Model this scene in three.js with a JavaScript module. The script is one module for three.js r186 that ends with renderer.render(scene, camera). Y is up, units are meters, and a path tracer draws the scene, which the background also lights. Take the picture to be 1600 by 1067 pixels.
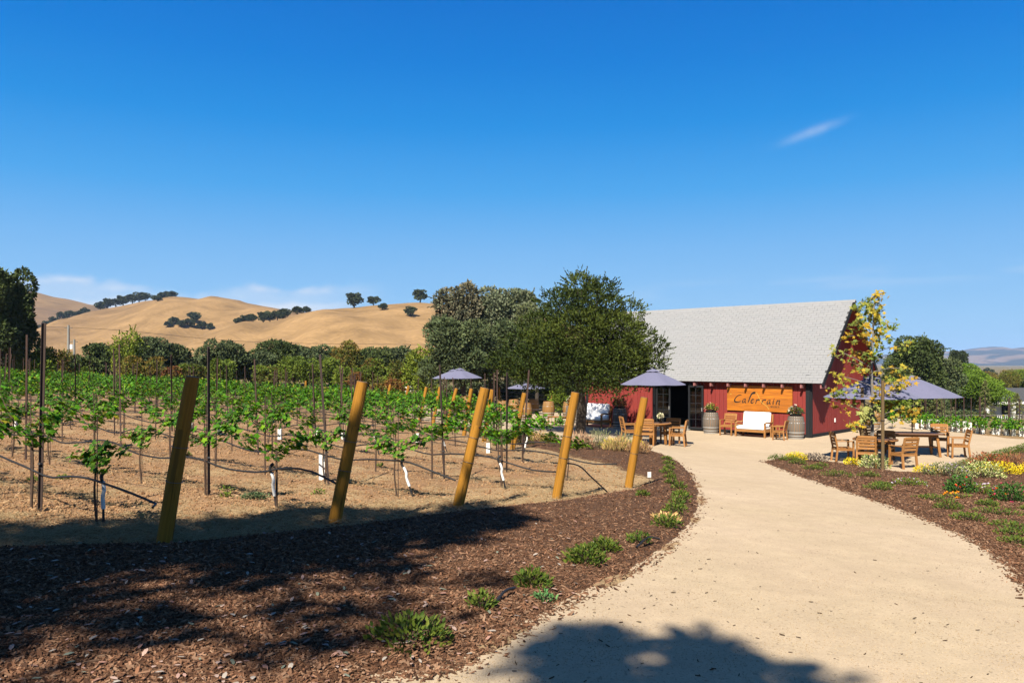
import * as THREE from 'three';
import { mergeGeometries } from 'three/addons/utils/BufferGeometryUtils.js';
import { RoundedBoxGeometry } from 'three/addons/geometries/RoundedBoxGeometry.js';

// ---------- camera, sky, sun, exposure ----------
const EYE = 3.05, EXPOSURE = 2.6;
const camera = new THREE.PerspectiveCamera(2 * Math.atan(533.5 / 1245) * 180 / Math.PI, 1600 / 1067, 0.1, 20000);
camera.setViewOffset(1600, 1067, 0, -34.5, 1600, 1067);
camera.position.set(0, EYE, 0);
camera.lookAt(0, EYE, -10);
const scene = new THREE.Scene();
const renderer = new THREE.WebGLRenderer({ antialias: true });
renderer.toneMapping = THREE.LinearToneMapping;
renderer.toneMappingExposure = EXPOSURE;
renderer.shadowMap.enabled = true;
const SUN = new THREE.Vector3(-0.336, 0.98, 0.942).normalize();
const sun = new THREE.DirectionalLight(new THREE.Color(1, 0.91, 0.76), 5.0);
sun.position.copy(SUN).multiplyScalar(120).add(new THREE.Vector3(0, 0, -25));
sun.target.position.set(0, 0, -25);
sun.castShadow = true; sun.name = 'sun';
Object.assign(sun.shadow.camera, { left: -60, right: 60, top: 60, bottom: -60, near: 1, far: 300 });
sun.shadow.mapSize.set(4096, 4096);
scene.add(sun, sun.target);

// ---------- random numbers and noise ----------
function rngOf(seed) { let a = seed >>> 0; return () => { a = (a + 0x6D2B79F5) >>> 0; let t = a; t = Math.imul(t ^ (t >>> 15), t | 1); t ^= t + Math.imul(t ^ (t >>> 7), t | 61); return ((t ^ (t >>> 14)) >>> 0) / 4294967296; }; }
let R = rngOf(7);
const rr = (a, b) => a + (b - a) * R();
const pick = (a) => a[Math.floor(R() * a.length)];
function hash(x, y) { let h = Math.imul(x, 374761393) + Math.imul(y, 668265263); h = Math.imul(h ^ (h >>> 13), 1274126177); return ((h ^ (h >>> 16)) >>> 0) / 4294967296; }
function vnoise(x, y, per = 0) {
  const xi = Math.floor(x), yi = Math.floor(y), fx = x - xi, fy = y - yi, w = (v) => (per ? ((v % per) + per) % per : v);
  const u = fx * fx * (3 - 2 * fx), v = fy * fy * (3 - 2 * fy);
  const a = hash(w(xi), w(yi)), b = hash(w(xi + 1), w(yi)), c = hash(w(xi), w(yi + 1)), d = hash(w(xi + 1), w(yi + 1));
  return a + (b - a) * u + (c - a) * v + (a - b - c + d) * u * v;
}
function fbm(x, y, o = 4, per = 0) { let s = 0, a = 0.5, t = 0; for (let k = 0; k < o; k++) { s += a * vnoise(x + k * 17.3 * (per ? 0 : 1), y, per); t += a; a *= 0.5; x *= 2; y *= 2; per *= 2; } return s / t; }
const clamp = (v, a, b) => Math.min(b, Math.max(a, v));
const sstep = (a, b, t) => { t = clamp((t - a) / (b - a), 0, 1); return t * t * (3 - 2 * t); };
const lerp = (a, b, t) => a + (b - a) * t;

// ---------- sky: clear deep blue, pale at the horizon, a low cloud bank and thin cirrus ----------
(function sky() {
  const W = 2560, Hh = 1280, d = new Float32Array(W * Hh * 4);
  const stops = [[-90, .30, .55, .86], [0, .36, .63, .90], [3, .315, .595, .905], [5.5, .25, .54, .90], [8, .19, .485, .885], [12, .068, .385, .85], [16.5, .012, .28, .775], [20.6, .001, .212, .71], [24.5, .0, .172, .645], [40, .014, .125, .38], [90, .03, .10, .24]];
  for (let j = 0; j < Hh; j++) {
    const e = ((j + .5) / Hh - .5) * 180;
    let k = 0; while (k < stops.length - 2 && stops[k + 1][0] < e) k++;
    const t = clamp((e - stops[k][0]) / (stops[k + 1][0] - stops[k][0]), 0, 1), c = [1, 2, 3].map((q) => lerp(stops[k][q], stops[k + 1][q], t));
    for (let i = 0; i < W; i++) {
      const az = ((i + .5) / W - .25) * 360;           // 0 = ahead, positive to the east side
      let r = c[0], g = c[1], b = c[2], f = 0;
      { const er = e * Math.PI / 180, ar = az * Math.PI / 180, dot = Math.cos(er) * (Math.sin(ar) * SUN.x - Math.cos(ar) * SUN.z) + Math.sin(er) * SUN.y, an = Math.acos(clamp(dot, -1, 1)) * 180 / Math.PI, k = .5 * Math.exp(-Math.pow(an / 26, 2)); r = lerp(r, .62, k); g = lerp(g, .66, k); b = lerp(b, .70, k); }   // paler sky round the sun, behind the view, added to neutralise bluish shade
      if (e > -1 && e < 40) {
        const band = sstep(0.2, 2.0, e) * (1 - sstep(5, 7, e));
        const n = fbm(az * .3 + 40, e * 1.1, 6), top = fbm(az * .17 + 7, 3.1, 4);
        const lift = sstep(.9, 0, e - (4.6 + 1.8 * (top - .5)) + .9 * (fbm(az * .9, e * 1.6, 4) - .5));
        const side = sstep(-8, -16, az) * (.4 + .6 * sstep(-75, -45, az));
        f = Math.max(f, band * side * lift * (.4 + .6 * sstep(.36, .6, n)) * .85);
        const ci = fbm(az * .09 + e * .11, e * .62 - az * .05, 5), wide = fbm(az * .03 + 9, e * .09 + 4, 3);
        f = Math.max(f, sstep(.58, .84, ci) * sstep(.42, .66, wide) * .13 * sstep(24, 8, e));
        // one small bright wisp high over the barn
        const dx = az - 20.6, dy = e - 15.2 - dx * .27, wisp = Math.exp(-(dx * dx) / 2.6 - (dy * dy) / .07) * (.45 + .9 * fbm(az * 2.2, e * 3.2, 4));
        f = Math.max(f, wisp * .3);
        const streak = Math.exp(-Math.pow((e - 5.4 - .05 * (az - 20)) / .55, 2)) * sstep(.4, .7, fbm(az * .2, e * 1.4, 4));
        f = Math.max(f, streak * .22 * sstep(4, 14, az));
      }
      const q = (j * W + i) * 4;
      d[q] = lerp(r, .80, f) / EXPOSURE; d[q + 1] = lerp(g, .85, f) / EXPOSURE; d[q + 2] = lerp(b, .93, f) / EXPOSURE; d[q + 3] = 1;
    }
  }
  const t = new THREE.DataTexture(d, W, Hh, THREE.RGBAFormat, THREE.FloatType);
  t.mapping = THREE.EquirectangularReflectionMapping; t.magFilter = t.minFilter = THREE.LinearFilter; t.needsUpdate = true;
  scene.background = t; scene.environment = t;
})();

// ---------- materials ----------
function tex(w, fn, { rep = 1, srgb = false } = {}) {
  const d = new Uint8Array(w * w * 4);
  for (let j = 0; j < w; j++) for (let i = 0; i < w; i++) { const c = fn(i / w, j / w), q = (j * w + i) * 4; for (let k = 0; k < 3; k++) d[q + k] = clamp(Math.round((c.length ? c[k] : c) * 255), 0, 255); d[q + 3] = 255; }
  const t = new THREE.DataTexture(d, w, w, THREE.RGBAFormat); t.wrapS = t.wrapT = THREE.RepeatWrapping; t.magFilter = THREE.LinearFilter; t.minFilter = THREE.LinearMipmapLinearFilter; t.generateMipmaps = true;
  if (srgb) t.colorSpace = THREE.SRGBColorSpace; t.repeat.set(rep, rep); t.needsUpdate = true; return t;
}
const lin = (r, g, b) => new THREE.Color().setRGB(r, g, b);
const ALB = .4;   // surface colours below are written relative to a bright card; this brings them to real base colours
function mat(c, rough = .85, o = {}) { return new THREE.MeshPhysicalMaterial({ color: lin(c[0] * ALB, c[1] * ALB, c[2] * ALB), roughness: rough, ...o }); }
const grain = (f, lo, o = 4) => (u, v) => lo + (1 - lo) * fbm(u * f, v * f, o, f);
const speckTex = tex(512, (u, v) => { const a = fbm(u * 10, v * 10, 4, 10), b = vnoise(u * 190, v * 190, 190), c = vnoise(u * 90 + 3, v * 90, 90); return .66 + .16 * a + .13 * b + .1 * (c > .86 ? -1.8 : c) ; });
const soilTex = tex(512, (u, v) => { const a = fbm(u * 9, v * 9, 5, 9), b = fbm(u * 48, v * 48, 3, 48), s = vnoise(u * 120, v * 30 + 5, 120); const q = .42 + .34 * a + .32 * b; return [q + (s > .8 ? .12 : 0), q + (s > .8 ? .13 : 0), q + (s > .8 ? .11 : 0)]; });
const mulchTex = tex(512, (u, v) => { const a = fbm(u * 8, v * 8, 4, 8), b = vnoise(u * 70, v * 26, 0 || 70), c = vnoise(u * 30 + 9, v * 80, 30); return .35 + .25 * a + .4 * b * c + .15 * b; });
const woodTex = tex(512, (u, v) => { const g = fbm(u * 44 + 2.2 * fbm(u * 4, v * 2, 3, 4), v * 3, 4, 0), k = fbm(u * 6, v * 2, 3, 6); return [.55 + .35 * g + .12 * k, .5 + .38 * g + .14 * k, .42 + .42 * g + .15 * k]; });
const fineTex = tex(256, grain(24, .8, 4));
const barkTex = tex(256, (u, v) => .45 + .55 * fbm(u * 20, v * 5, 5, 0));
const M = {
  soil: mat([1, 1, 1], .96, { map: soilTex, bumpMap: soilTex, bumpScale: .03, vertexColors: true, specularIntensity: .2 }),
  path: mat([.98, .775, .55], .95, { map: speckTex, bumpMap: speckTex, bumpScale: .006, specularIntensity: .2, vertexColors: true }),
  mulch: mat([.27, .145, .085], .95, { map: mulchTex, bumpMap: mulchTex, bumpScale: .04, specularIntensity: .2 }),
  chip: mat([1, 1, 1], 1, { specularIntensity: .08 }),
  post: mat([.80, .37, .045], .75, { map: tex(512, (u, v) => { const g = fbm(u * 30, v * 2.2, 4, 0), st = sstep(.55, .75, fbm(u * 7 + 3, v * 1.3, 4, 0)), ck = Math.abs(fbm(u * 22 + .8 * fbm(v * 3, u * 2, 2), v * .7, 3) - .5) < .012 ? .45 : 1, k = (.55 + .45 * g) * ck; return [k * lerp(1, .62, st), k * lerp(1, .66, st), k * lerp(1, .9, st)]; }), bumpMap: woodTex, bumpScale: .008, specularIntensity: .3 }),
  postEnd: mat([.40, .22, .08], .9, { map: fineTex }),
  knot: mat([.07, .03, .012], .9),
  steel: mat([.075, .042, .032], .75, { metalness: .2, map: fineTex }),
  rust: mat([.095, .045, .032], .9, { map: fineTex }),
  wire: mat([.32, .31, .30], .45, { metalness: .8 }),
  hose: mat([.02, .02, .022], .55),
  pvc: mat([1.35, 1.34, 1.3], .5),
  vineStem: mat([.16, .09, .05], .95, { map: barkTex }),
  vineLeaf: mat([1.5, 1.5, 1.4], .6, { vertexColors: true, transmission: .4, thickness: 0, side: THREE.DoubleSide, specularIntensity: .25 }),
  leaf: mat([1.85, 1.75, 1.45], .75, { vertexColors: true, side: THREE.DoubleSide, specularIntensity: .3 }),
  thinLeaf: mat([1.8, 1.7, 1.4], .7, { vertexColors: true, transmission: .3, thickness: 0, side: THREE.DoubleSide, specularIntensity: .3 }),
  bark: mat([.10, .075, .055], .95, { map: barkTex, bumpMap: barkTex, bumpScale: .02 }),
  paleBark: mat([.50, .46, .42], .9, { map: tex(256, (u, v) => { const n = fbm(u * 4, v * 14, 4, 0); return n > .56 ? .38 : .62 + .38 * n; }) }),
  stakeWood: mat([.28, .18, .07], .9, { map: woodTex }),
  red: [0, 1, 2, 3].map((k) => mat([.45 + .014 * k, .07 + .003 * k, .06 + .002 * k], .72, { map: fineTex, specularIntensity: .3 })),
  black: mat([.03, .033, .038], .6, { specularIntensity: .3 }), darkTrim: mat([.04, .043, .048], .7, { map: fineTex, specularIntensity: .2 }),
  shingle: [[.50, .515, .545], [.51, .525, .55], [.52, .53, .555], [.503, .515, .54], [.52, .53, .56]].map((c) => mat(c, .95, { map: fineTex, specularIntensity: .15 })),
  rafter: mat([.52, .20, .19], .8), concrete: mat([.45, .44, .41], .9, { map: fineTex }),
  teak: [[.74, .36, .125], [.68, .32, .105], [.80, .40, .15]].map((c) => mat(c, .7, { map: woodTex, specularIntensity: .3 })),
  
  tableTop: mat([.33, .155, .065], .65, { map: woodTex }),
  white: mat([1.9, 1.9, 1.9], .85, { sheen: .2 }), whitePaint: mat([1.5, 1.5, 1.48], .6),
  canopy: mat([.27, .275, .46], .85, { side: THREE.DoubleSide, map: fineTex, transmission: .08, thickness: 0 }), canopyTrim: mat([.35, .33, .46], .85, { side: THREE.DoubleSide }),
  oak: mat([.60, .335, .12], .7, { map: woodTex, specularIntensity: .3 }), greyOak: mat([.31, .27, .24], .85, { map: woodTex }),
  hoop: mat([.85, .85, .84], .5, { metalness: .4 }), glass: mat([.9, .95, .95], .03, { transmission: 1, thickness: 0, ior: 1.5 }),
  grass: mat([1, 1, 1], .95, { vertexColors: true, specularIntensity: .1, map: tex(512, (u, v) => .62 + .38 * fbm(u * 26, v * 26, 5, 26)) }),
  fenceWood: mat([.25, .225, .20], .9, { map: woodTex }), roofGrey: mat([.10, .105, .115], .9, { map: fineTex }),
  pink: mat([.45, .03, .12], .8), terracotta: mat([.35, .12, .06], .9),
};

// ---------- helpers ----------
const used = {};
const numbered = (n) => { if (!(n in used)) { used[n] = 0; return n; } used[n]++; return n + '_' + String(used[n]).padStart(3, '0'); };
function tag(o, label, category, group, kind) { Object.assign(o.userData, { label, category }); if (group) o.userData.group = group; if (kind) o.userData.kind = kind; return o; }
function thing(name, label, category, [x, y, z] = [0, 0, 0], turn = 0, group) { const o = new THREE.Group(); o.name = numbered(name); o.position.set(x, y, z); o.rotation.y = turn; scene.add(o); return tag(o, label, category, group); }
function part(name, geo, material, parent, kind) { const m = new THREE.Mesh(geo, material); m.name = name; parent.add(m); if (kind) m.userData.kind = kind; return m; }
function setting(name, geo, material, label) { const m = new THREE.Mesh(geo, material); m.name = numbered(name); m.userData = { kind: 'structure', label, category: name.split('_').pop() }; scene.add(m); return m; }
function dup(o, pos, turn, label, group) { const c = o.clone(); c.name = numbered(o.name.replace(/_\d{3}$/, '')); c.userData = { ...o.userData }; c.position.set(...pos); c.rotation.y = turn; if (label) c.userData.label = label; if (group) c.userData.group = group; scene.add(c); return c; }
function box(w, h, d, x = 0, y = 0, z = 0) { return new THREE.BoxGeometry(w, h, d).translate(x, y, z); }
function rbox(w, h, d, x = 0, y = 0, z = 0, r = .01) { return new RoundedBoxGeometry(w, h, d, 1, Math.min(r, w / 2.1, h / 2.1, d / 2.1)).translate(x, y, z); }
const V = (x, y, z) => new THREE.Vector3(x, y, z);
function bar(p, q, w, d = w, r = .006) { // a squared bar between two points
  const a = V(...p), b = V(...q), l = a.distanceTo(b), g = new RoundedBoxGeometry(w, l, d, 1, Math.min(r, w / 2.2, d / 2.2));
  g.applyQuaternion(new THREE.Quaternion().setFromUnitVectors(V(0, 1, 0), b.clone().sub(a).normalize()));
  return g.translate((a.x + b.x) / 2, (a.y + b.y) / 2, (a.z + b.z) / 2);
}
function limb(pts, r0, r1, seg = 6, rad = 6) { // tapered tube through points
  const c = new THREE.CatmullRomCurve3(pts.map((p) => V(...p))), n = Math.max(2, seg), g = new THREE.TubeGeometry(c, n, 1, rad, false), P = g.attributes.position, m = V(0, 0, 0);
  for (let i = 0; i <= n; i++) { c.getPointAt(i / n, m); const r = lerp(r0, r1, i / n); for (let k = 0; k <= rad; k++) { const q = i * (rad + 1) + k; P.setXYZ(q, m.x + (P.getX(q) - m.x) * r, m.y + (P.getY(q) - m.y) * r, m.z + (P.getZ(q) - m.z) * r); } }
  return g;
}
class Leaves { // leaf-sized folded faces
  constructor() { this.p = []; this.c = []; this.i = []; this.n = 0; }
  leaf(x, y, z, dx, dy, dz, len, wid, col, fold = .25) {
    const L = Math.hypot(dx, dy, dz) || 1; dx /= L; dy /= L; dz /= L;
    let ax = R() - .5, ay = R() - .5, az = R() - .5; const dt = ax * dx + ay * dy + az * dz; ax -= dt * dx; ay -= dt * dy; az -= dt * dz; const A = Math.hypot(ax, ay, az) || 1; ax /= A; ay /= A; az /= A;
    const nx = dy * az - dz * ay, ny = dz * ax - dx * az, nz = dx * ay - dy * ax, m = len * .45, w = wid / 2, f = w * fold;
    this.p.push(x, y, z, x + dx * m + ax * w + nx * f, y + dy * m + ay * w + ny * f, z + dz * m + az * w + nz * f, x + dx * len, y + dy * len, z + dz * len, x + dx * m - ax * w + nx * f, y + dy * m - ay * w + ny * f, z + dz * m - az * w + nz * f);
    for (let k = 0; k < 4; k++) this.c.push(col[0], col[1], col[2]);
    this.i.push(this.n, this.n + 1, this.n + 2, this.n, this.n + 2, this.n + 3); this.n += 4;
  }
  lobed(x, y, z, size, col, lobes = 5, deep = .5, tilt) { // palmate leaf: vine, plane tree
    const q = new THREE.Quaternion().setFromUnitVectors(V(0, 0, 1), tilt.normalize()), s = V(0, 0, 0), spin = R() * 6.28, n = lobes * 2;
    const base = this.n; this.p.push(x, y, z); this.c.push(...col); this.n++;
    for (let k = 0; k < n; k++) { const a = spin + k / n * 6.283, r = size * .5 * (k % 2 ? deep : 1) * rr(.88, 1.1); s.set(Math.cos(a) * r, Math.sin(a) * r, -r * rr(.05, .35)).applyQuaternion(q); this.p.push(x + s.x, y + s.y, z + s.z); this.c.push(...col); this.n++; }
    for (let k = 0; k < n; k++) this.i.push(base, base + 1 + k, base + 1 + (k + 1) % n);
  }
  geo() { const g = new THREE.BufferGeometry(); g.setAttribute('position', new THREE.Float32BufferAttribute(this.p, 3)); g.setAttribute('color', new THREE.Float32BufferAttribute(this.c, 3)); g.setIndex(this.i); return g; }
}
const vary = (c, a = .25) => { const k = 1 + (R() - .5) * 2 * a, h = (R() - .5) * a * .6; return [c[0] * k * (1 + h), c[1] * k, c[2] * k * (1 - h * .5)]; };
const onBall = () => { let x, y, z, l; do { x = R() * 2 - 1; y = R() * 2 - 1; z = R() * 2 - 1; l = x * x + y * y + z * z; } while (l > 1 || l < .05); l = Math.sqrt(l); return [x / l, y / l, z / l]; };

// ---------- terrain ----------
function H(x, z) {
  const zc = clamp(z, -62, 6), xc = clamp(x, -70, 60), p = 1.45 - (xc < 0 ? .05 : .064) * xc + .033 * zc;
  return .5 * (p + Math.sqrt(p * p + .004)) - (.1 * clamp(-z - 44, 0, 26) + .055 * clamp(-z - 70, 0, 90)) * sstep(-6, 16, x);
}
function sdPoly(P) { // signed distance, positive inside
  return (x, z) => {
    let d = 1e9, s = 1;
    for (let i = 0, j = P.length - 1; i < P.length; j = i++) {
      const ex = P[j][0] - P[i][0], ez = P[j][1] - P[i][1], wx = x - P[i][0], wz = z - P[i][1], t = clamp((wx * ex + wz * ez) / (ex * ex + ez * ez || 1e-9), 0, 1), bx = wx - ex * t, bz = wz - ez * t;
      d = Math.min(d, bx * bx + bz * bz);
      const c1 = z >= P[i][1], c2 = z < P[j][1], c3 = ex * wz > ez * wx;
      if ((c1 && c2 && c3) || (!c1 && !c2 && !c3)) s = -s;
    }
    return -s * Math.sqrt(d);
  };
}
function smoothLine(pts, n) { const c = new THREE.CatmullRomCurve3(pts.map(([x, z]) => V(x, 0, z)), false, 'centripetal'); return c.getPoints(n).map((p) => [p.x, p.z]); }
const edgeL = smoothLine([[-2.4, 4], [-1.5, -2], [-.82, -4.24], [-.39, -4.5], [0, -5.24], [.5, -6.24], [1.31, -7.74], [2.32, -10.32], [3.21, -13.54], [3.96, -17.62], [4.4, -21.5], [4.3, -24.32], [3.83, -25.8], [2.79, -26.68], [1.73, -26.96]], 60);
const edgeR = smoothLine([[3.4, 4], [3.3, 0], [3.5, -4.4], [4.85, -7.3], [5.92, -10], [6.51, -13.5], [6.72, -18.58], [7.16, -22.86]], 40);
const bedTop = [[8.2, -24.2], [9.0, -24.5], [9.9, -23.9], [10.52, -21.9], [11.81, -21.94], [13.2, -23.4], [14.64, -24.96], [16.6, -27], [18.76, -29.2], [22, -31.5]];
const sdPath = sdPoly([...edgeL, [1.0, -30], [-1, -31.1], [-2.4, -33.8], [-4, -36], [-6.5, -46], [-7, -58], [6, -60], [22, -44], [19, -38.6], [19.7, -34.8], [20.2, -32], [22, -31.5], ...bedTop.slice().reverse(), ...edgeR.slice().reverse()]);
const sdBedL = sdPoly([[-14, 4], [-14, -5.2], [-9, -6.1], [-4.6, -6.9], [-3.1, -7.5], [-1.9, -8.75], [-.6, -10.35], [.75, -11.85], [2.1, -13.9], [2.75, -15.6], [2.3, -18.4], [1.2, -21.3], [.2, -23.2], [-.8, -26], [-1.8, -30], [-2.6, -33.2], [-1, -31.1], [1, -30], ...edgeL.slice().reverse()]);
const sdBedR = sdPoly([...edgeR, ...bedTop, [26, -26], [24, 4]]);
const rowDir = [-.82, -.572], rowSide = [.572, -.82];
const inVineyard = (x, z) => Math.max(0, -sdBedL(x, z));
function bed(x, z, sd) { return H(x, z) + clamp(sd * .22 - .004, -.07, .05) + .022 * (fbm(x * 5.5, z * 5.5, 3) - .45) + .03 * sstep(.2, 1.2, sd) * (fbm(x * .9, z * .9, 2) - .4); }
const bedL = (x, z) => bed(x, z, sdBedL(x, z)), bedR = (x, z) => bed(x, z, sdBedR(x, z));
function soilH(x, z) {
  const sink = Math.max(sdPath(x, z), sdBedL(x, z), sdBedR(x, z));
  const near = sstep(60, 12, -z), s = rowSide[0] * x + rowSide[1] * z, ridge = Math.cos((s - 4.19) / 2.05 * Math.PI * 2);
  return H(x, z) - .09 * sstep(.05, .4, sink) + (x < 6 ? near * (.05 * (fbm(x * 2.3, z * 2.3, 4) - .5) + .03 * (fbm(x * 9, z * 9, 2) - .5) + .02 * ridge) * sstep(.3, -.2, sink) : 0);
}
function graded(spans) { const out = []; for (const [a, b, n] of spans) for (let k = 0; k < n; k++) out.push(a + (b - a) * k / n); out.push(spans[spans.length - 1][1]); return out; }
function sheet(xs, zs, h, keep, uvScale, color) {
  const nx = xs.length, nz = zs.length, p = new Float32Array(nx * nz * 3), uv = new Float32Array(nx * nz * 2), c = color ? new Float32Array(nx * nz * 3) : null, idx = [], ok = new Uint8Array(nx * nz);
  for (let j = 0; j < nz; j++) for (let i = 0; i < nx; i++) { const k = j * nx + i, x = xs[i], z = zs[j]; p[k * 3] = x; p[k * 3 + 1] = h(x, z); p[k * 3 + 2] = z; uv[k * 2] = x / uvScale + .13 * Math.sin(z * .21); uv[k * 2 + 1] = z / uvScale + .11 * Math.sin(x * .27); ok[k] = !keep || keep(x, z); if (c) { const q = color(x, z); c[k * 3] = q[0]; c[k * 3 + 1] = q[1]; c[k * 3 + 2] = q[2]; } }
  for (let j = 0; j < nz - 1; j++) for (let i = 0; i < nx - 1; i++) { const a = j * nx + i, b = a + 1, d = a + nx, e = d + 1; if (!(ok[a] || ok[b] || ok[d] || ok[e])) continue; idx.push(a, d, b, b, d, e); }
  const map = new Int32Array(nx * nz).fill(-1), P = [], U = [], C = []; let n = 0;
  for (let k = 0; k < idx.length; k++) { const q = idx[k]; if (map[q] < 0) { map[q] = n++; P.push(p[q * 3], p[q * 3 + 1], p[q * 3 + 2]); U.push(uv[q * 2], uv[q * 2 + 1]); if (c) C.push(c[q * 3], c[q * 3 + 1], c[q * 3 + 2]); } idx[k] = map[q]; }
  const g = new THREE.BufferGeometry(); g.setAttribute('position', new THREE.Float32BufferAttribute(P, 3)); g.setAttribute('uv', new THREE.Float32BufferAttribute(U, 2)); if (c) g.setAttribute('color', new THREE.Float32BufferAttribute(C, 3)); g.setIndex(idx); g.computeVertexNormals(); return g;
}
const soilColor = (x, z) => {
  const n = fbm(x * .8 + 4, z * .8, 4), m = fbm(x * .21, z * .21 + 8, 3), st = sstep(.5, .68, fbm(x * 1.7 + 30, z * 1.7, 4));
  let c = [.52 + .22 * n, .31 + .135 * n, .165 + .08 * n]; c = c.map((v) => v * (.85 + .3 * m));
  const endStrip = x < 6 && z > -40 ? sstep(1.5, .1, Math.abs(sdBedL(x, z) + .4)) : 0, k = Math.max(endStrip * .75 * sstep(.3, .6, n + .2), st * .6);
  c = [lerp(c[0], .80, k), lerp(c[1], .58, k), lerp(c[2], .33, k)];
  const out = sstep(62, 72, -z) + (x > 19 ? sstep(19, 24, x) : 0);
  return out > 0 ? [lerp(c[0], .42, Math.min(1, out)), lerp(c[1], .33, Math.min(1, out)), lerp(c[2], .15, Math.min(1, out))] : c;
};
setting('soil_ground', sheet(
  graded([[-3200, -300, 12], [-300, -60, 14], [-60, -14, 90], [-14, 5, 170], [5, 26, 60], [26, 90, 20], [90, 400, 14], [400, 3200, 10]]),
  graded([[-4200, -500, 12], [-500, -120, 12], [-120, -64, 20], [-64, -24, 110], [-24, -3, 220], [-3, 20, 30], [20, 400, 8]]),
  soilH, null, 2.6, soilColor), M.soil, 'tilled tan vineyard soil with dry straw');
const pathColor = (x, z) => { const n = fbm(x * .5, z * .5, 4), m = fbm(x * 2.1 + 9, z * 2.1, 3); const k = .88 + .16 * n + .08 * m; return [k, k * (.985 + .02 * m), k * (.95 + .06 * n)]; };
setting('gravel_path', sheet(graded([[-8, -2, 20], [-2, 8, 90], [8, 23, 70]]), graded([[-61, -28, 80], [-28, -3, 170], [-3, 5, 20]]), (x, z) => H(x, z) + .006 - .05 * sstep(-.25, -.5, sdPath(x, z)) + .008 * (fbm(x * 2, z * 2, 3) - .5), (x, z) => sdPath(x, z) > -.35, 1.7, pathColor), M.path, 'pale tan crushed granite path widening to a patio');
setting('mulch_bed', sheet(graded([[-14, -7, 26], [-7, 4.8, 130]]), graded([[-34, -16, 90], [-16, -3, 130], [-3, 4, 20]]), bedL, (x, z) => sdBedL(x, z) > -.3, 1.3), M.mulch, 'brown bark mulch bed between the vineyard and the path');
setting('mulch_bed', sheet(graded([[1.5, 16, 120], [16, 26, 30]]), graded([[-32, -4, 190], [-4, 4, 20]]), bedR, (x, z) => sdBedR(x, z) > -.3, 1.3), M.mulch, 'brown bark mulch bed with flowers beside the patio');
const groundAt = (x, z) => Math.max(soilH(x, z), sdPath(x, z) > -.2 ? H(x, z) + .006 : -99, sdBedL(x, z) > -.2 ? bedL(x, z) : -99, sdBedR(x, z) > -.2 ? bedR(x, z) : -99);

// golden hills and far range
function hill(name, label, D, D0, base, pts, color, rough, xr, nx = 170, nz = 70) {
  const X = pts.map(([a, e]) => [a * D, EYE + e * D]);
  const crest = (x) => { let k = 0; while (k < X.length - 2 && X[k + 1][0] < x) k++; const t = clamp((x - X[k][0]) / (X[k + 1][0] - X[k][0]), 0, 1), u = t * t * (3 - 2 * t); return lerp(lerp(X[k][1], X[k + 1][1], t), lerp(X[k][1], X[k + 1][1], u), .5); };
  const h = (x, z) => {
    const d = -z, t = (d - D0) / (D - D0), xx = x * lerp(1, D / Math.max(d, D0), .55);
    const p = t < 1 ? 1 - Math.pow(1 - clamp(t, 0, 1), 1.7) : Math.max(0, 1 - Math.pow((d - D) / (D * .45), 2));
    const fold = Math.min(1, Math.abs(fbm(x / D * 9 + 3 + d / D * 2, d / D * 1.6 + D, 3) - .5) * 3.2);
    return base + (crest(xx) - base) * p + rough * Math.sin(Math.PI * clamp(t, 0, 1)) * (fold - .4) + rough * .12 * (fbm(x * .03, d * .03, 4) - .5) * clamp(t * 3, 0, 1);
  };
  const xs = graded([[xr[0] * D, xr[1] * D, nx]]), zs = graded([[-D * 1.4, -D, 14], [-D, -D0, nz]]);
  const o = setting(name, sheet(xs, zs, h, null, 40, color), M.grass, label); o.userData.category = 'hill';
  return { D, D0, at: (bearing, t) => { const d = D0 + (D - D0) * t, x = bearing * d; return [x, h(x, -d), -d]; } };
}
const px = (list) => list.map(([a, b]) => [(a - 800) / 1245, (568 - b) / 1245]);   // crest bearings and slopes
const gold = (k, s) => (x, z) => { const n = fbm(x * .02 * s, z * .035 * s, 5), m = fbm(x * .006 * s + 5, z * .006 * s, 3), tr = Math.abs(fbm(x * .012 * s + 40, z * .03 * s, 4) - .5) < .012 ? .85 : 1, b = sstep(.55, .75, m); const w = fbm(x * .09 * s, z * .13 * s, 4), v = k * (.56 + .5 * n + .6 * (w - .36)) * tr; return [v * lerp(.58, .43, b), v * lerp(.37, .275, b), v * lerp(.175, .15, b)]; };
const hillC = hill('grass_hill', 'rounded golden dry grass hill behind the tree line', 450, 300, -2, px([[100, 580], [230, 556], [285, 540], [340, 522], [400, 507], [480, 490], [540, 481], [600, 476], [650, 473], [700, 477], [800, 488], [1000, 530], [1200, 575]]), gold(1.12, 1), 9, [-.62, .3]);
const hillM = hill('grass_hill', 'golden dry hill with a broad rounded crest and scattered oaks', 700, 470, -2, px([[-120, 585], [0, 553], [60, 523], [120, 497], [180, 480], [240, 469], [290, 467], [340, 472], [400, 481], [450, 487], [520, 493], [640, 515], [800, 560]]), gold(1.05, .8), 16, [-.78, .0]);
const hillL = hill('grass_hill', 'farther golden hill sloping down behind the oak grove', 1300, 850, -2, px([[-700, 470], [-400, 445], [-150, 440], [0, 449], [40, 455], [100, 467], [150, 477], [210, 490], [320, 530], [500, 575]]), gold(1.0, .6), 26, [-1.2, -.2]);
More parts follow.
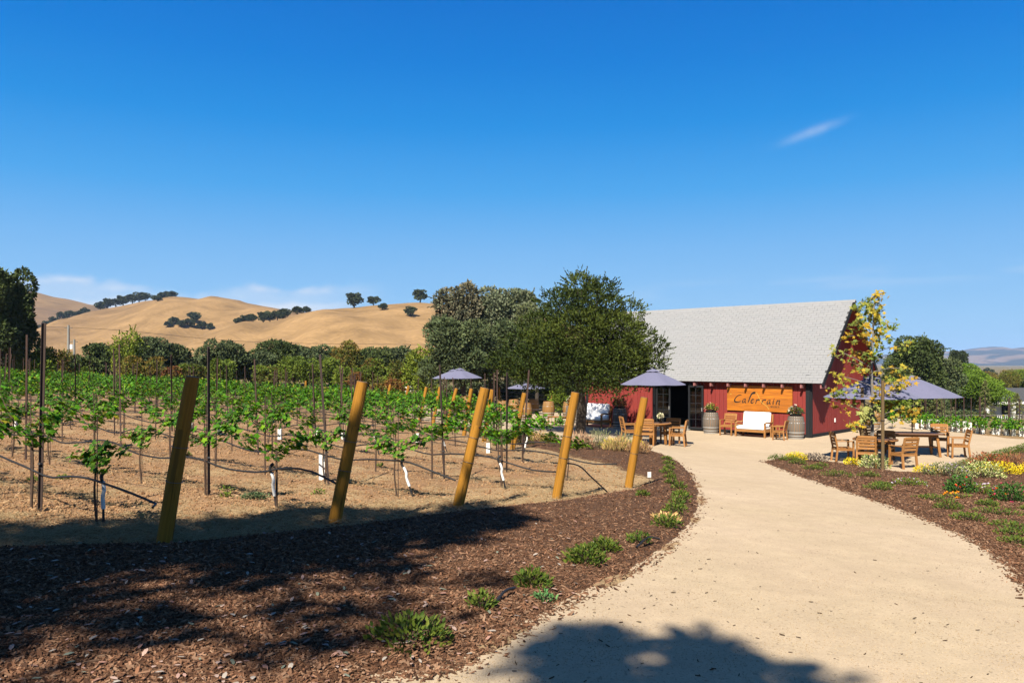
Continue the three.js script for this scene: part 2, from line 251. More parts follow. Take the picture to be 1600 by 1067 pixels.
hill('mountain_range', 'distant hazy tan mountain range with dark brush', 6000, 3800, -60, px([[900, 585], [1250, 578], [1330, 560], [1390, 554], [1450, 551], [1490, 549], [1520, 546], [1545, 542], [1580, 546], [1620, 541], [1700, 545], [1850, 535], [2100, 550]]), (x, z) => { const n = fbm(x * .0035, z * .002, 5), f = sstep(.47, .54, n); return [lerp(.42, .075, f), lerp(.29, .085, f), lerp(.19, .06, f)]; }, 90, [.1, 1.05], 220, 70);

// ---------- barn ----------
const BA = -.752, BX = 12.2, BZ = -32.6, cB = Math.cos(BA), sB = Math.sin(BA);
const fromBarn = (x, z) => [BX + x * cB + z * sB, BZ - x * sB + z * cB];
R = rngOf(11);
const barn = thing('barn', 'dark red board barn with a steep grey shingle roof', 'barn', [BX, H(BX, BZ) - .02, BZ], BA);
{
  const L = 11.5, Wd = 6.1, eaveY = 2.26, ridgeY = 5.79, wallY = 2.6, run = 3.4, slope = (ridgeY - eaveY) / run, ov = .65;
  const slopeLen = Math.hypot(run, ridgeY - eaveY), ang = Math.atan2(ridgeY - eaveY, run);
  // boards
  const board = (x, y0, y1, front, w = .186) => { part('siding_board', box(w, y1 - y0, .03, x, (y0 + y1) / 2, front), pick(M.red), barn); };
  const step = .198;
  for (let x = -step / 2 - .1; x > -L; x -= step) {
    const inDoor = x < -5.5 && x > -7.42;
    board(x, inDoor ? 2.12 : .16, wallY, .016);
  }
  part('wall_core', mergeGeometries([box(5.5, wallY, .12, -2.75, wallY / 2, -.062), box(4.08, wallY, .12, -L + 2.04, wallY / 2, -.062), box(1.92, .48, .12, -6.46, wallY - .24, -.062), box(L, wallY, .12, -L / 2, wallY / 2, -Wd + .06)]), M.darkTrim, barn);
  for (let k = 0; k < Math.floor(Wd / step); k++) { // gable boards, cut to the roof slope
    const z = -.1 - step / 2 - k * step, z0 = z + .093, z1 = z - .093, top = (q) => wallY + .02 + Math.min(-q, Wd + q) * slope - .02;
    const s = new THREE.Shape([new THREE.Vector2(-z0, .16), new THREE.Vector2(-z1, .16), new THREE.Vector2(-z1, top(z1)), ...(z0 > -3.05 && z1 < -3.05 ? [new THREE.Vector2(3.05, top(-3.05))] : []), new THREE.Vector2(-z0, top(z0))]);
    part('siding_board', new THREE.ExtrudeGeometry(s, { depth: .03, bevelEnabled: false }).rotateY(Math.PI / 2), pick(M.red), barn);
  }
  for (const gx of [-.13, -L]) {
    const s = new THREE.Shape([new THREE.Vector2(.005, 0), new THREE.Vector2(Wd - .005, 0), new THREE.Vector2(Wd - .005, wallY), new THREE.Vector2(3.05, wallY + 3.05 * slope - .04), new THREE.Vector2(.005, wallY)]);
    part('gable_wall', new THREE.ExtrudeGeometry(s, { depth: .125, bevelEnabled: false }).rotateY(Math.PI / 2).translate(gx, 0, 0), M.red[0], barn);
  }
  part('corner_trim', rbox(.17, wallY, .06, -.06, wallY / 2, .05), M.darkTrim, barn); part('corner_trim', rbox(.06, wallY, .14, .052, wallY / 2, -.04), M.darkTrim, barn);
  part('corner_trim', rbox(.13, wallY, .06, -L + .06, wallY / 2, .05), M.darkTrim, barn); part('corner_trim', rbox(.06, wallY, .13, .052, wallY / 2, -Wd + .06), M.darkTrim, barn);
  part('skirting', rbox(.05, .16, Wd - .25, .045, .085, -Wd / 2), M.darkTrim, barn); part('skirting', rbox(5.3, .16, .05, -2.8, .085, .03), M.darkTrim, barn); part('skirting', rbox(3.9, .16, .05, -L + 2, .085, .03), M.darkTrim, barn);
  part('floor_slab', box(L - .3, .06, Wd - .3, -L / 2, .05, -Wd / 2), M.concrete, barn);
  part('door_sill', rbox(2.0, .09, .3, -6.46, .05, .14), M.concrete, barn);
  part('outlet_box', rbox(.03, .17, .1, .05, .62, -2.55), M.whitePaint, barn);
  // roof
  part('course_shade_sheet', box(L + 2 * ov, .012, slopeLen).rotateX(ang).translate(-L / 2, (eaveY + ridgeY) / 2 - .002, -3.05 + run / 2), M.roofGrey, barn);  // dark sheet seen through shingle slots, its colour standing in for course shadow lines
  const deck = (dir) => box(L + 2 * ov - .02, .05, slopeLen - .08).rotateX(dir * ang).translate(-L / 2, (eaveY + ridgeY) / 2 - .018, -3.05 + dir * (run / 2 - .035));
  part('roof_deck', deck(1), M.red[0], barn); part('roof_deck', deck(-1), M.red[0], barn); part('back_shingle_field', box(L + 2 * ov, .03, slopeLen).rotateX(-ang).translate(-L / 2, (eaveY + ridgeY) / 2 + .028, -3.05 - run / 2 - .04), M.shingle[1], barn);
  for (const dir of [1, -1]) part('barge_board', box(.035, .17, slopeLen + .03).rotateX(dir * ang).translate(ov + .02, (eaveY + ridgeY) / 2 - .085, -3.05 + dir * run / 2), M.darkTrim, barn);
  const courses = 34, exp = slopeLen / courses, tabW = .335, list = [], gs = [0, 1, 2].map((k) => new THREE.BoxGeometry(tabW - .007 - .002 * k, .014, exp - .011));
  for (let c = 0; c < courses; c++) {
    const off = (c % 2) * tabW / 2 + rr(-.03, .03), dist = (c + .5) * exp;
    for (let x = -L - ov + off; x < ov - .02; x += tabW) {
      const x0 = Math.max(x, -L - ov), x1 = Math.min(x + tabW, ov + .02); if (x1 - x0 < .08) continue;
      list.push({ x: (x0 + x1) / 2, w: x1 - x0, full: x1 - x0 > tabW - .01, d: dist, near: -((x0 + x1) / 2) + dist * .5 });
    }
  }
  list.sort((a, b) => a.near - b.near);
  const rest = [[], [], [], [], []];
  list.forEach((t, k) => {
    const g = (t.full ? pick(gs) : new THREE.BoxGeometry(t.w - .007, .014, exp - .011)), tilt = .04, y = eaveY + Math.sin(ang) * t.d, z = .35 - Math.cos(ang) * t.d, lift = .02 + rr(0, .004), mk = Math.floor(R() * 5);
    const px_ = t.x, py_ = y + Math.cos(ang) * lift - .005, pz_ = z + Math.sin(ang) * lift;
    if (k < 300) { const m = part('shingle', g, M.shingle[mk], barn); m.position.set(px_, py_, pz_); m.rotation.x = ang + tilt; }
    else rest[mk].push(g.clone().rotateX(ang + tilt).translate(px_, py_, pz_));
  });
  rest.forEach((l, k) => part('shingle_field', mergeGeometries(l), M.shingle[k], barn, 'stuff'));
  for (let x = -L - ov + .15; x < ov; x += .3) for (const dir of [1, -1]) part('ridge_cap', box(.29, .014, .17).rotateX(dir * ang).translate(x, ridgeY - .035 + rr(0, .006), -3.05 + dir * .06), pick(M.shingle), barn);
  for (let k = 0; k < 15; k++) part('rafter_tail', box(.06, .13, .5).translate(.6 - k * .82, eaveY - .125, .125), M.rafter, barn);
  // doorway: closed leaf, open leaf folded against the wall
  const leafDoor = (x0, x1, z, y1) => {
    const d = new THREE.Group(); d.name = 'glass_door'; barn.add(d); const w = x1 - x0, y0 = .1;
    part('door_frame', mergeGeometries([box(.08, y1 - y0, .045, x0 + .04, (y0 + y1) / 2, z), box(.08, y1 - y0, .045, x1 - .04, (y0 + y1) / 2, z), box(w - .16, .1, .045, (x0 + x1) / 2, y0 + .05, z), box(w - .16, .09, .045, (x0 + x1) / 2, y1 - .045, z)]), M.black, d);
    part('muntin', box(.03, y1 - y0 - .19, .03, (x0 + x1) / 2, (y0 + y1) / 2, z), M.black, d);
    for (let k = 1; k < 5; k++) part('muntin', box(w - .16, .025, .028, (x0 + x1) / 2, y0 + .1 + (y1 - y0 - .19) * k / 5, z), M.black, d);
    for (let k = 0; k < 5; k++) for (const s of [0, 1]) { const ph = (y1 - y0 - .19) / 5, pw = (w - .16) / 2; part('pane', box(pw - .034, ph - .03, .006, x0 + .08 + pw * (s + .5), y0 + .1 + ph * (k + .5), z), M.glass, d); }
    part('door_handle', box(.02, .16, .04, x1 - .05, 1.0, z + .04), M.hoop, d);
  };
  leafDoor(-5.54, -4.78, .17, 2.08); leafDoor(-7.38, -6.6, -.02, 2.08);
  part('door_casing', mergeGeometries([box(.09, 2.14, .1, -5.47, 1.07, .06), box(.09, 2.14, .1, -7.45, 1.07, .06), box(2.07, .09, .1, -6.46, 2.15, .062)]), M.black, barn);
}
// sign with hand lettering
{
  const cv = document.createElement('canvas'); cv.width = 1536; cv.height = 580; const c = cv.getContext('2d');
  for (let y = 0; y < 580; y++) for (let x = 0; x < 1536; x += 4) { const pl = Math.floor(y / 145), g = fbm(x * .006 + pl * 31, y * .11 + pl * 7, 4), k = fbm(x * .002 + 3 * pl, y * .012, 3), v = .62 + .45 * g * (.6 + .8 * k); c.fillStyle = `rgb(${Math.round(clamp(246 * v + 26, 0, 255))},${Math.round(clamp(146 * v + 8, 0, 255))},${Math.round(12 + 22 * v)})`; c.fillRect(x, y, 4, 1); }
  c.lineCap = 'round'; c.lineJoin = 'round';
  const pen = (pts, w0, w1, col = 'rgb(30,30,33)') => { w0 *= 1.5; w1 *= 1.5; pts = pts.map((v, i) => (i % 2 ? v - 26 : v)); // quill stroke: cubic with changing width
    c.fillStyle = col; const n = 60;
    for (let k = 0; k <= n; k++) { const t = k / n, a = (1 - t) ** 3, b = 3 * t * (1 - t) ** 2, d = 3 * t * t * (1 - t), e = t ** 3, w = lerp(w0, w1, t) * .5; const x = a * pts[0] + b * pts[2] + d * pts[4] + e * pts[6], y = a * pts[1] + b * pts[3] + d * pts[5] + e * pts[7]; c.beginPath(); c.ellipse(x, y, w * .62 + 1, w + 1, .6, 0, 7); c.fill(); }
  };
  const rP = (x, y, s = 1) => { pen([x, y, x - 8 * s, y + 30 * s, x - 18 * s, y + 55 * s, x - 26 * s, y + 84 * s], 16, 20); pen([x - 10 * s, y + 40 * s, x + 10 * s, y + 6 * s, x + 34 * s, y - 6 * s, x + 60 * s, y + 8 * s], 8, 24); };
  const aP = (x, y) => { pen([x + 58, y + 4, x - 4, y - 14, x - 34, y + 88, x + 6, y + 84], 12, 20); pen([x + 6, y + 84, x + 32, y + 80, x + 50, y + 30, x + 58, y + 4], 12, 8); pen([x + 60, y, x + 50, y + 40, x + 40, y + 74, x + 62, y + 86], 16, 18); };
  pen([352, 250, 300, 226, 214, 290, 188, 360], 10, 26); pen([188, 360, 170, 420, 250, 420, 330, 392], 28, 14);           // C
  aP(392, 334);                                                                                                          // a
  pen([668, 190, 590, 176, 560, 300, 520, 400], 40, 20); pen([668, 190, 640, 196, 610, 205, 590, 240], 30, 14);             // l
  pen([588, 376, 640, 366, 660, 330, 632, 330], 8, 12); pen([632, 330, 590, 334, 560, 424, 612, 420], 14, 22); pen([612, 420, 632, 418, 650, 404, 660, 394], 18, 8); // e
  rP(724, 338); rP(868, 338);                                                                                             // r r
  aP(976, 344);                                                                                                          // a
  pen([1118, 344, 1108, 374, 1098, 400, 1104, 430], 16, 20); pen([1128, 306, 1127, 310, 1126, 314, 1125, 318], 14, 14);    // i
  pen([1200, 344, 1190, 374, 1180, 404, 1174, 432], 18, 20); pen([1186, 392, 1206, 356, 1236, 334, 1252, 350], 8, 18); pen([1252, 350, 1260, 366, 1216, 430, 1250, 434], 18, 18); // n
  c.fillStyle = 'rgb(46,42,36)'; c.font = 'bold 50px serif'; let lx = 1040; for (const ch of 'WINES') { c.fillText(ch, lx, 478); c.fillText(ch, lx + 2, 478); c.fillText(ch, lx + 1, 480); lx += ch === 'W' ? 56 : ch === 'I' ? 34 : 44; }
  pen([712, 180, 760, 240, 770, 300, 800, 340], 5, 6, 'rgba(255,214,120,.8)'); pen([800, 340, 830, 430, 960, 440, 1004, 548], 6, 7, 'rgba(255,214,120,.8)'); pen([70, 240, 76, 228, 96, 222, 110, 230], 4, 5, 'rgba(255,214,120,.7)');
  const t = new THREE.CanvasTexture(cv); t.colorSpace = THREE.SRGBColorSpace;
  const [sx, sz] = fromBarn(-2.175, .075), sg = thing('winery_sign', 'orange wooden sign with dark hand lettering hung on the red barn wall', 'sign', [sx, H(BX, BZ) + 1.0, sz], BA);
  const W = 2.95, hh = 1.1;
  for (let k = 0; k < 4; k++) { // four joined planks
    const ph = hh / 4, g = rbox(W, ph - .003, .05, 0, ph * (k + .5), 0, .004), uv = g.attributes.uv, P = g.attributes.position;
    for (let i = 0; i < uv.count; i++) uv.setXY(i, P.getX(i) / W + .5, P.getY(i) / hh);
    part('sign_plank', g, new THREE.MeshPhysicalMaterial({ map: t, color: lin(.38, .425, .285), roughness: .55 }), sg);
  }
  part('batten', box(.08, hh - .1, .03, -1.1, hh / 2, -.04), M.teak[1], sg); part('batten', box(.08, hh - .1, .03, 1.1, hh / 2, -.04), M.teak[1], sg);
}

// ---------- furniture builders ----------
function chairModel() {
  const o = new THREE.Group(), m = () => pick(M.teak), w = .56, sh = .43;
  for (const s of [-1, 1]) {
    part('leg', bar([s * .25, 0, .25], [s * .25, .63, .24], .055), m(), o);
    part('leg', mergeGeometries([bar([s * .25, 0, -.27], [s * .25, .45, -.22], .055), bar([s * .25, .43, -.22], [s * .25, .9, -.32], .05)]), m(), o);
    part('armrest', rbox(.065, .028, .52, s * .255, .645, .01), m(), o);
    part('side_rail', bar([s * .25, .385, .23], [s * .25, .385, -.22], .03, .06), m(), o);
  }
  part('front_rail', rbox(.46, .065, .03, 0, .385, .25), m(), o); part('back_rail', rbox(.46, .06, .03, 0, .385, -.225), m(), o);
  for (let k = 0; k < 5; k++) part('seat_slat', rbox(.47, .02, .082, 0, sh, .2 - k * .092), m(), o);
  for (let k = 0; k < 4; k++) part('back_slat', rbox(.455, .07, .022, 0, .545 + k * .092, -.243 - k * .0193), m(), o);
  part('top_rail', rbox(.47, .075, .028, 0, .88, -.317), m(), o);
  return o;
}
R = rngOf(21);
const chairA = chairModel();
function chair(x, z, dx, dz, label, group, s = 1) {
  const o = chairA.clone(); o.name = numbered('armchair'); tag(o, label, 'chair', group); o.position.set(x, groundAt(x, z), z); o.rotation.y = Math.atan2(dx, dz); o.scale.setScalar(s); scene.add(o); return o;
}
function roundTable(x, z, r, label) {
  const o = thing('round_table', label, 'table', [x, groundAt(x, z), z], .4), n = 9, sw = 2 * r / n;
  for (let k = 0; k < n; k++) { const c = -r + sw * (k + .5), half = Math.sqrt(Math.max(.01, r * r - Math.min(Math.abs(c) + sw / 2, r * .985) ** 2)); part('top_slat', rbox(2 * half, .028, sw - .008, 0, .735, c), M.tableTop, o); }
  part('rim', new THREE.TorusGeometry(r, .022, 6, 40).rotateX(Math.PI / 2).scale(1, 1.2, 1).translate(0, .733, 0), M.teak[1], o);
  part('apron', new THREE.CylinderGeometry(r * .72, r * .72, .07, 24, 1, true).translate(0, .685, 0), M.teak[1], o);
  for (let k = 0; k < 4; k++) { const a = k * Math.PI / 2 + .78; part('leg', bar([Math.cos(a) * r * .72, 0, Math.sin(a) * r * .72], [Math.cos(a) * r * .62, .72, Math.sin(a) * r * .62], .07), pick(M.teak), o); }
  return o;
}
function longTable(x, z, turn, L, W, label) {
  const o = thing('patio_table', label, 'table', [x, groundAt(x, z), z], turn), n = 7;
  for (let k = 0; k < n; k++) { const c = -W / 2 + W / n * (k + .5), l = L * (1 - .12 * Math.pow(Math.abs(c) / (W / 2), 3)); part('top_slat', rbox(l, .028, W / n - .008, 0, .735, c), M.tableTop, o); }
  part('apron', mergeGeometries([box(L * .76, .075, .03, 0, .68, W * .33), box(L * .76, .075, .03, 0, .68, -W * .33), box(.03, .075, W * .62, L * .38, .68, 0), box(.03, .075, W * .62, -L * .38, .68, 0)]), M.teak[1], o);
  for (const a of [-1, 1]) for (const b of [-1, 1]) part('leg', bar([a * L * .42, 0, b * W * .38], [a * L * .37, .72, b * W * .33], .075), pick(M.teak), o);
  part('stretcher', rbox(L * .74, .05, .05, 0, .3, 0), M.teak[1], o); for (const a of [-1, 1]) part('stretcher', rbox(.05, .05, W * .7, a * L * .395, .3, 0), M.teak[1], o);
  return o;
}
function umbrella(x, z, r, apex, rim, label, turn = .2, group = 'lavender patio umbrellas') {
  const o = thing('patio_umbrella', label, 'umbrella', [x, groundAt(x, z), z], turn, group), N = 8, seg = 8, per = 6;
  const surf = (r0, r1, lift, sag) => {
    const p = [], uv = [], idx = []; const A = N * per;
    for (let i = 0; i <= seg; i++) { const t = i / seg, rad = lerp(r0, r1, t); for (let k = 0; k <= A; k++) { const f = (k % per) / per, a = k / A * 6.28318, mid = Math.sin(Math.PI * f), rr_ = rad * (1 - .085 * mid * t * t); const y = lerp(apex, rim, Math.pow(rad / r, 1.12)) + lift - mid * sag * t * (.4 + .6 * t) + .085 * mid * Math.pow(t, 5) * (sag > .03 ? 1 : 0); p.push(Math.cos(a) * rr_, y, Math.sin(a) * rr_); uv.push(k / per, t * 2); } }
    for (let i = 0; i < seg; i++) for (let k = 0; k < A; k++) { const a = i * (A + 1) + k; idx.push(a, a + 1, a + A + 1, a + 1, a + A + 2, a + A + 1); }
    const g = new THREE.BufferGeometry(); g.setAttribute('position', new THREE.Float32BufferAttribute(p, 3)); g.setAttribute('uv', new THREE.Float32BufferAttribute(uv, 2)); g.setIndex(idx); g.computeVertexNormals(); return g;
  };
  part('vent_cap', surf(.02, .27, .055, .02), M.canopy, part('canopy', surf(.16, r, 0, .1), M.canopy, o));
  for (let k = 0; k < N; k++) { const a = k / N * 6.28318, c = Math.cos(a), s = Math.sin(a); part('rib', limb([[c * .05, apex - .03, s * .05], [c * r * .5, lerp(apex, rim, .46) - .025, s * r * .5], [c * r * .985, rim - .012, s * r * .985]], .011, .008, 4, 4), M.black, o); part('strut', limb([[c * .04, apex - .62, s * .04], [c * r * .48, lerp(apex, rim, .44) - .03, s * r * .48]], .008, .008, 2, 4), M.black, o); }
  part('pole', new THREE.CylinderGeometry(.02, .02, apex + .03, 10).translate(0, (apex + .03) / 2, 0), M.black, o); part('finial', new THREE.SphereGeometry(.035, 8, 6).translate(0, apex + .09, 0), M.black, o);
  part('crank', rbox(.07, .1, .06, .03, apex * .52, 0), M.black, o);
  part('stand', new THREE.LatheGeometry([[0, .07], [.05, .07], [.06, .3], [.035, .3], [.03, .12], [.22, .06], [.24, 0], [0, 0]].map(([a, b]) => new THREE.Vector2(a, b)).reverse(), 20), M.black, o);
  return o;
}
function barrelModel(m) {
  const o = new THREE.Group(), h = .92, N = 22, prof = (t) => .29 + .065 * Math.sin(Math.PI * t);
  const staves = [];
  for (let k = 0; k < N; k++) { const p = [], idx = [], uv = [], n = 8, a0 = (k + .06) / N * 6.2832, a1 = (k + .94) / N * 6.2832; for (let i = 0; i <= n; i++) { const t = i / n, r = prof(t) + (k % 3) * .0015; p.push(Math.cos(a0) * r, t * h, Math.sin(a0) * r, Math.cos((a0 + a1) / 2) * r * 1.003, t * h, Math.sin((a0 + a1) / 2) * r * 1.003, Math.cos(a1) * r, t * h, Math.sin(a1) * r); uv.push(k * .37, t, k * .37 + .08, t, k * .37 + .16, t); } for (let i = 0; i < n; i++) for (const s of [0, 1]) { const a = i * 3 + s; idx.push(a, a + 3, a + 1, a + 1, a + 3, a + 4); } const g = new THREE.BufferGeometry(); g.setAttribute('position', new THREE.Float32BufferAttribute(p, 3)); g.setAttribute('uv', new THREE.Float32BufferAttribute(uv, 2)); g.setIndex(idx); g.computeVertexNormals(); staves.push(g); }
  part('stave_wall', mergeGeometries(staves), m, o, 'stuff');
  part('inner_shell', new THREE.LatheGeometry([0, .25, .5, .75, 1].map((t) => new THREE.Vector2(prof(t) - .012, t * h)), 22), M.teak[1], o);
  part('barrel_head', new THREE.CylinderGeometry(.275, .275, .03, 22).translate(0, h - .04, 0), m, o);
  for (const t of [.035, .14, .29, .71, .86, .965]) { const r = prof(t) + .004, r2 = prof(t + .045) + .004; part('hoop', new THREE.CylinderGeometry(r2, r, .042, 26, 1, true).translate(0, t * h, 0), M.hoop, o); }
  return o;
}
const barrelOak = barrelModel(M.oak), barrelGrey = barrelModel(M.greyOak);
function barrel(x, z, grey, label, group) { const o = (grey ? barrelGrey : barrelOak).clone(); o.name = numbered('wine_barrel'); tag(o, label, 'barrel', group); o.position.set(x, groundAt(x, z), z); o.rotation.y = R() * 6; scene.add(o); return o; }
function loveseat(x, z, turn, label) {
  const o = thing('loveseat', label, 'loveseat', [x, groundAt(x, z), z], turn), m = () => pick(M.teak), w = .7;
  for (const s of [-1, 1]) {
    part('leg', bar([s * w, 0, .36], [s * w, .6, .34], .075), m(), o); part('leg', bar([s * w, 0, -.36], [s * w, 1.0, -.46], .07), m(), o);
    part('armrest', mergeGeometries([limb([[s * w, .6, .4], [s * w, .655, .2], [s * w, .64, -.1], [s * w, .66, -.42]], .042, .036, 8, 6)]), m(), o);
  }
  part('front_rail', rbox(1.36, .1, .04, 0, .27, .36), m(), o); part('back_rail', rbox(1.36, .07, .035, 0, .97, -.455), m(), o); part('back_rail', rbox(1.36, .09, .035, 0, .28, -.37), m(), o);
  for (const s of [-1, 1]) part('side_rail', rbox(.04, .09, .7, s * w, .27, 0), m(), o);
  for (let k = 0; k < 6; k++) part('seat_slat', rbox(1.34, .02, .1, 0, .325, -.3 + k * .12), m(), o);
  for (let k = 0; k < 8; k++) part('back_slat', bar([-.6 + k * .171, .33, -.385], [-.6 + k * .171, .95, -.455], .05, .02), m(), o);
  part('seat_cushion', rbox(1.32, .15, .72, 0, .415, .03, .05), M.white, o); part('back_cushion', rbox(1.3, .64, .15, 0, 0, 0, .05).rotateX(-.15).translate(0, .78, -.33), M.white, o);
  return o;
}
function smallTable(x, z, turn, w, d, h, label) {
  const o = thing('side_table', label, 'side table', [x, groundAt(x, z), z], turn), m = () => pick(M.teak), n = Math.round(d / .1);
  for (let k = 0; k < n; k++) part('top_slat', rbox(w, .024, d / n - .012, 0, h, -d / 2 + d / n * (k + .5)), m(), o);
  for (const a of [-1, 1]) { for (const b of [-1, 1]) part('leg', bar([a * (w / 2 - .04), 0, b * (d / 2 - .04)], [a * (w / 2 - .04), h - .01, b * (d / 2 - .04)], .045), m(), o); part('rail', rbox(.025, .05, d - .12, a * (w / 2 - .04), h - .04, 0), m(), o); }
  part('shelf', rbox(w - .1, .02, d - .1, 0, h * .35, 0), m(), o);
  return o;
}
function bouquet(x, y, z, label, cols, w = .3, h = .34, pot) {
  const o = thing('flower_planter', label, 'flowers', [x, y, z]), f = new Leaves(), b = new Leaves();
  part('pot', new THREE.LatheGeometry([[.001, 0], [.2, 0], [.24, .1], [.22, .1], [.2, .07], [.001, .07]].map(([a, q]) => new THREE.Vector2(a * (w / .3), q)), 18), pot || M.black, o);
  for (let k = 0; k < 420; k++) { const [a, c, d] = onBall(), q = Math.cbrt(R()); f.leaf(a * w * q, .1 + Math.abs(c) * h * q * .85, d * w * q, a, .3 + R(), d, .07, .035, vary(pick([[.05, .10, .02], [.10, .17, .03], [.035, .05, .03]]), .3)); }
  for (let k = 0; k < 70; k++) { const [a, c, d] = onBall(), q = rr(.85, 1.06); const col = cols[Math.floor(((Math.atan2(d, a) + 3.1416) / 6.2832 * cols.length * 1.0 + R() * .9)) % cols.length]; for (let l = 0; l < 5; l++) b.leaf(a * w * q, .1 + Math.abs(c) * h * q, d * w * q, rr(-1, 1), rr(.1, 1), rr(-1, 1), .045, .04, vary(col, .12)); }
  part('foliage', f.geo(), M.leaf, o, 'stuff'); part('blossoms', b.geo(), M.leaf, o, 'stuff');
  return o;
}
R = rngOf(31);
// patio by the barn wall
const onBarn = (x, z, f) => { const [a, b] = fromBarn(x, z); return f(a, b); };
onBarn(-1.95, 1.02, (x, z) => loveseat(x, z, BA, 'teak loveseat with white cushions below the winery sign').scale.setScalar(.92));
{ const faceOut = [sB, cB], faceLeft = [-cB, sB];
  onBarn(-3.05, 1.15, (x, z) => chair(x, z, sB + .12, cB, 'teak armchair between the loveseat and the grey barrel by the glass door'));
  onBarn(-.5, 1.7, (x, z) => chair(x, z, faceLeft[0] + .15 * faceOut[0], faceLeft[1] + .15 * faceOut[1], 'teak armchair turned sideways in front of the grey barrel at the barn corner', undefined, .86)); }
onBarn(-2.72, .55, (x, z) => smallTable(x, z, BA, .45, .45, .45, 'small teak side table by the loveseat arm near the glass door'));
onBarn(-1.05, .75, (x, z) => smallTable(x, z, BA, .45, .45, .45, 'small teak side table by the loveseat arm near the barn corner'));
onBarn(-4.05, .8, (x, z) => { barrel(x, z, true, 'weathered grey barrel beside the open glass door'); bouquet(x, groundAt(x, z) + .9, z, 'mixed flowers with pink and yellow blooms on the barrel by the glass door', [[.7, .35, .38], [.55, .55, .12], [.08, .05, .09], [.5, .06, .03], [.3, .4, .08]]); });
onBarn(-.28, .72, (x, z) => { barrel(x, z, true, 'weathered grey barrel at the barn corner'); bouquet(x, groundAt(x, z) + .9, z, 'white, red and dark purple petunias on the corner barrel', [[.75, .75, .73], [.8, .8, .78], [.40, .015, .02], [.05, .035, .07], [.07, .05, .09]], .32, .36); });
onBarn(-8.75, 1.0, (x, z) => { barrel(x, z, true, 'grey barrel in the shade between the shaded loveseat and the barn door'); bouquet(x, groundAt(x, z) + .9, z, 'leafy dark planting on the shaded barrel', [[.05, .08, .03], [.2, .1, .1], [.05, .08, .03]], .34, .5); });
onBarn(-9.9, 1.5, (x, z) => loveseat(x, z, BA, 'teak loveseat with white cushions in tree shade against the barn'));
onBarn(-11.2, 2.6, (x, z) => smallTable(x, z, BA, .95, .6, .42, 'low teak coffee table in tree shade'));
onBarn(-11.95, .6, (x, z) => { barrel(x, z, true, 'grey barrel at the shaded end of the barn'); bouquet(x, groundAt(x, z) + .9, z, 'white flowers with red on the barrel at the shaded barn end', [[.75, .75, .73], [.75, .75, .73], [.35, .03, .03]], .32, .4); });
barrel(17.1, -37.7, false, 'pale oak barrel behind the far gable corner of the barn');
onBarn(-6.0, -1.4, (x, z) => { const b = thing('tote_bag', 'magenta bag on the floor just inside the barn doorway', 'bag', [x, H(BX, BZ) + .06, z], .4); const g = rbox(.42, .44, .2, 0, .22, 0, .08); part('bag_body', g, M.pink, b); part('handle', new THREE.TorusGeometry(.13, .014, 6, 14, Math.PI).translate(0, .43, 0), M.pink, b); });
// dining set by the tree
roundTable(4.98, -28.1, .62, 'round teak table with a flower vase in front of the barn door');
chair(4.17, -28.15, 1, -.1, 'teak armchair facing the round vase table, its side against the mulch bed', 'chairs round the vase table');
chair(4.62, -27.25, .3, -1, 'teak armchair with its back to the mulch bed at the vase table', 'chairs round the vase table');
chair(5.78, -27.75, -1, -.35, 'teak armchair on the path side of the vase table', 'chairs round the vase table');
chair(5.75, -28.95, -.7, 1, 'teak armchair on the barn side of the vase table', 'chairs round the vase table');
umbrella(4.98, -28.1, 1.22, 2.6, 2.1, 'lavender umbrella over the round table with the flower vase');
{ const y = groundAt(4.98, -28.1) + .752, v = thing('flower_vase', 'clear glass vase of white flowers on the round table', 'vase', [5.2, y, -27.85]), b = new Leaves(); part('glass_body', new THREE.LatheGeometry([[.03, .002], [.055, .06], [.035, .15], [.05, .18]].map(([a, q]) => new THREE.Vector2(a, q)), 14), M.glass, v); for (let k = 0; k < 160; k++) { const [p, q, r] = onBall(); const u_ = Math.cbrt(R()); b.leaf(p * .1 * u_, .25 + q * .09 * u_, r * .1 * u_, p, q + .5, r, .05, .04, vary(k % 4 ? [.75, .72, .6] : [.12, .2, .05], .12)); } part('blossoms', b.geo(), M.leaf, v, 'stuff'); part('stems', mergeGeometries([0, 1, 2, 3].map((k) => limb([[0, .02, 0], [.03 * Math.cos(k * 1.6), .2, .03 * Math.sin(k * 1.6)]], .004, .003, 2, 4))), M.vineStem, v); }
// sets by the young plane tree
roundTable(11.0, -24.1, .62, 'round teak table behind the young yellow-leaved tree');
chair(10.2, -24.55, 1, .1, 'teak armchair at the tree-side round table, set toward the barn', 'chairs round the table behind the tree');
chair(10.35, -23.25, .45, -1, 'teak armchair with its back to the flower bed beside the tree trunk', 'chairs round the table behind the tree');
chair(11.35, -23.1, -.35, -1, 'teak armchair with its back to the yellow flowers by the tree stake', 'chairs round the table behind the tree');
chair(11.7, -25.05, -.6, .8, 'teak armchair between the two umbrella tables', 'chairs round the table behind the tree');
umbrella(10.95, -24.25, 1.38, 2.62, 2.0, 'lavender umbrella rising behind the young yellow-leaved tree', .5);
longTable(13.25, -26.35, -.15, 1.75, 1.0, 'oval teak table under the umbrella beside the fence side of the patio');
chair(14.45, -25.75, -1, -.25, 'teak armchair at the open end of the oval table', 'chairs round the oval table');
chair(15.0, -27.9, -.45, 1, 'teak armchair at the oval table set toward the rail fence', 'chairs round the oval table');
chair(12.45, -27.35, .5, 1, 'teak armchair on the barn side of the oval table', 'chairs round the oval table');
chair(11.95, -26.4, 1, 0, 'teak armchair at the tree end of the oval table', 'chairs round the oval table');
umbrella(13.3, -26.45, 1.5, 2.6, 1.95, 'lavender umbrella over the oval table', .18);
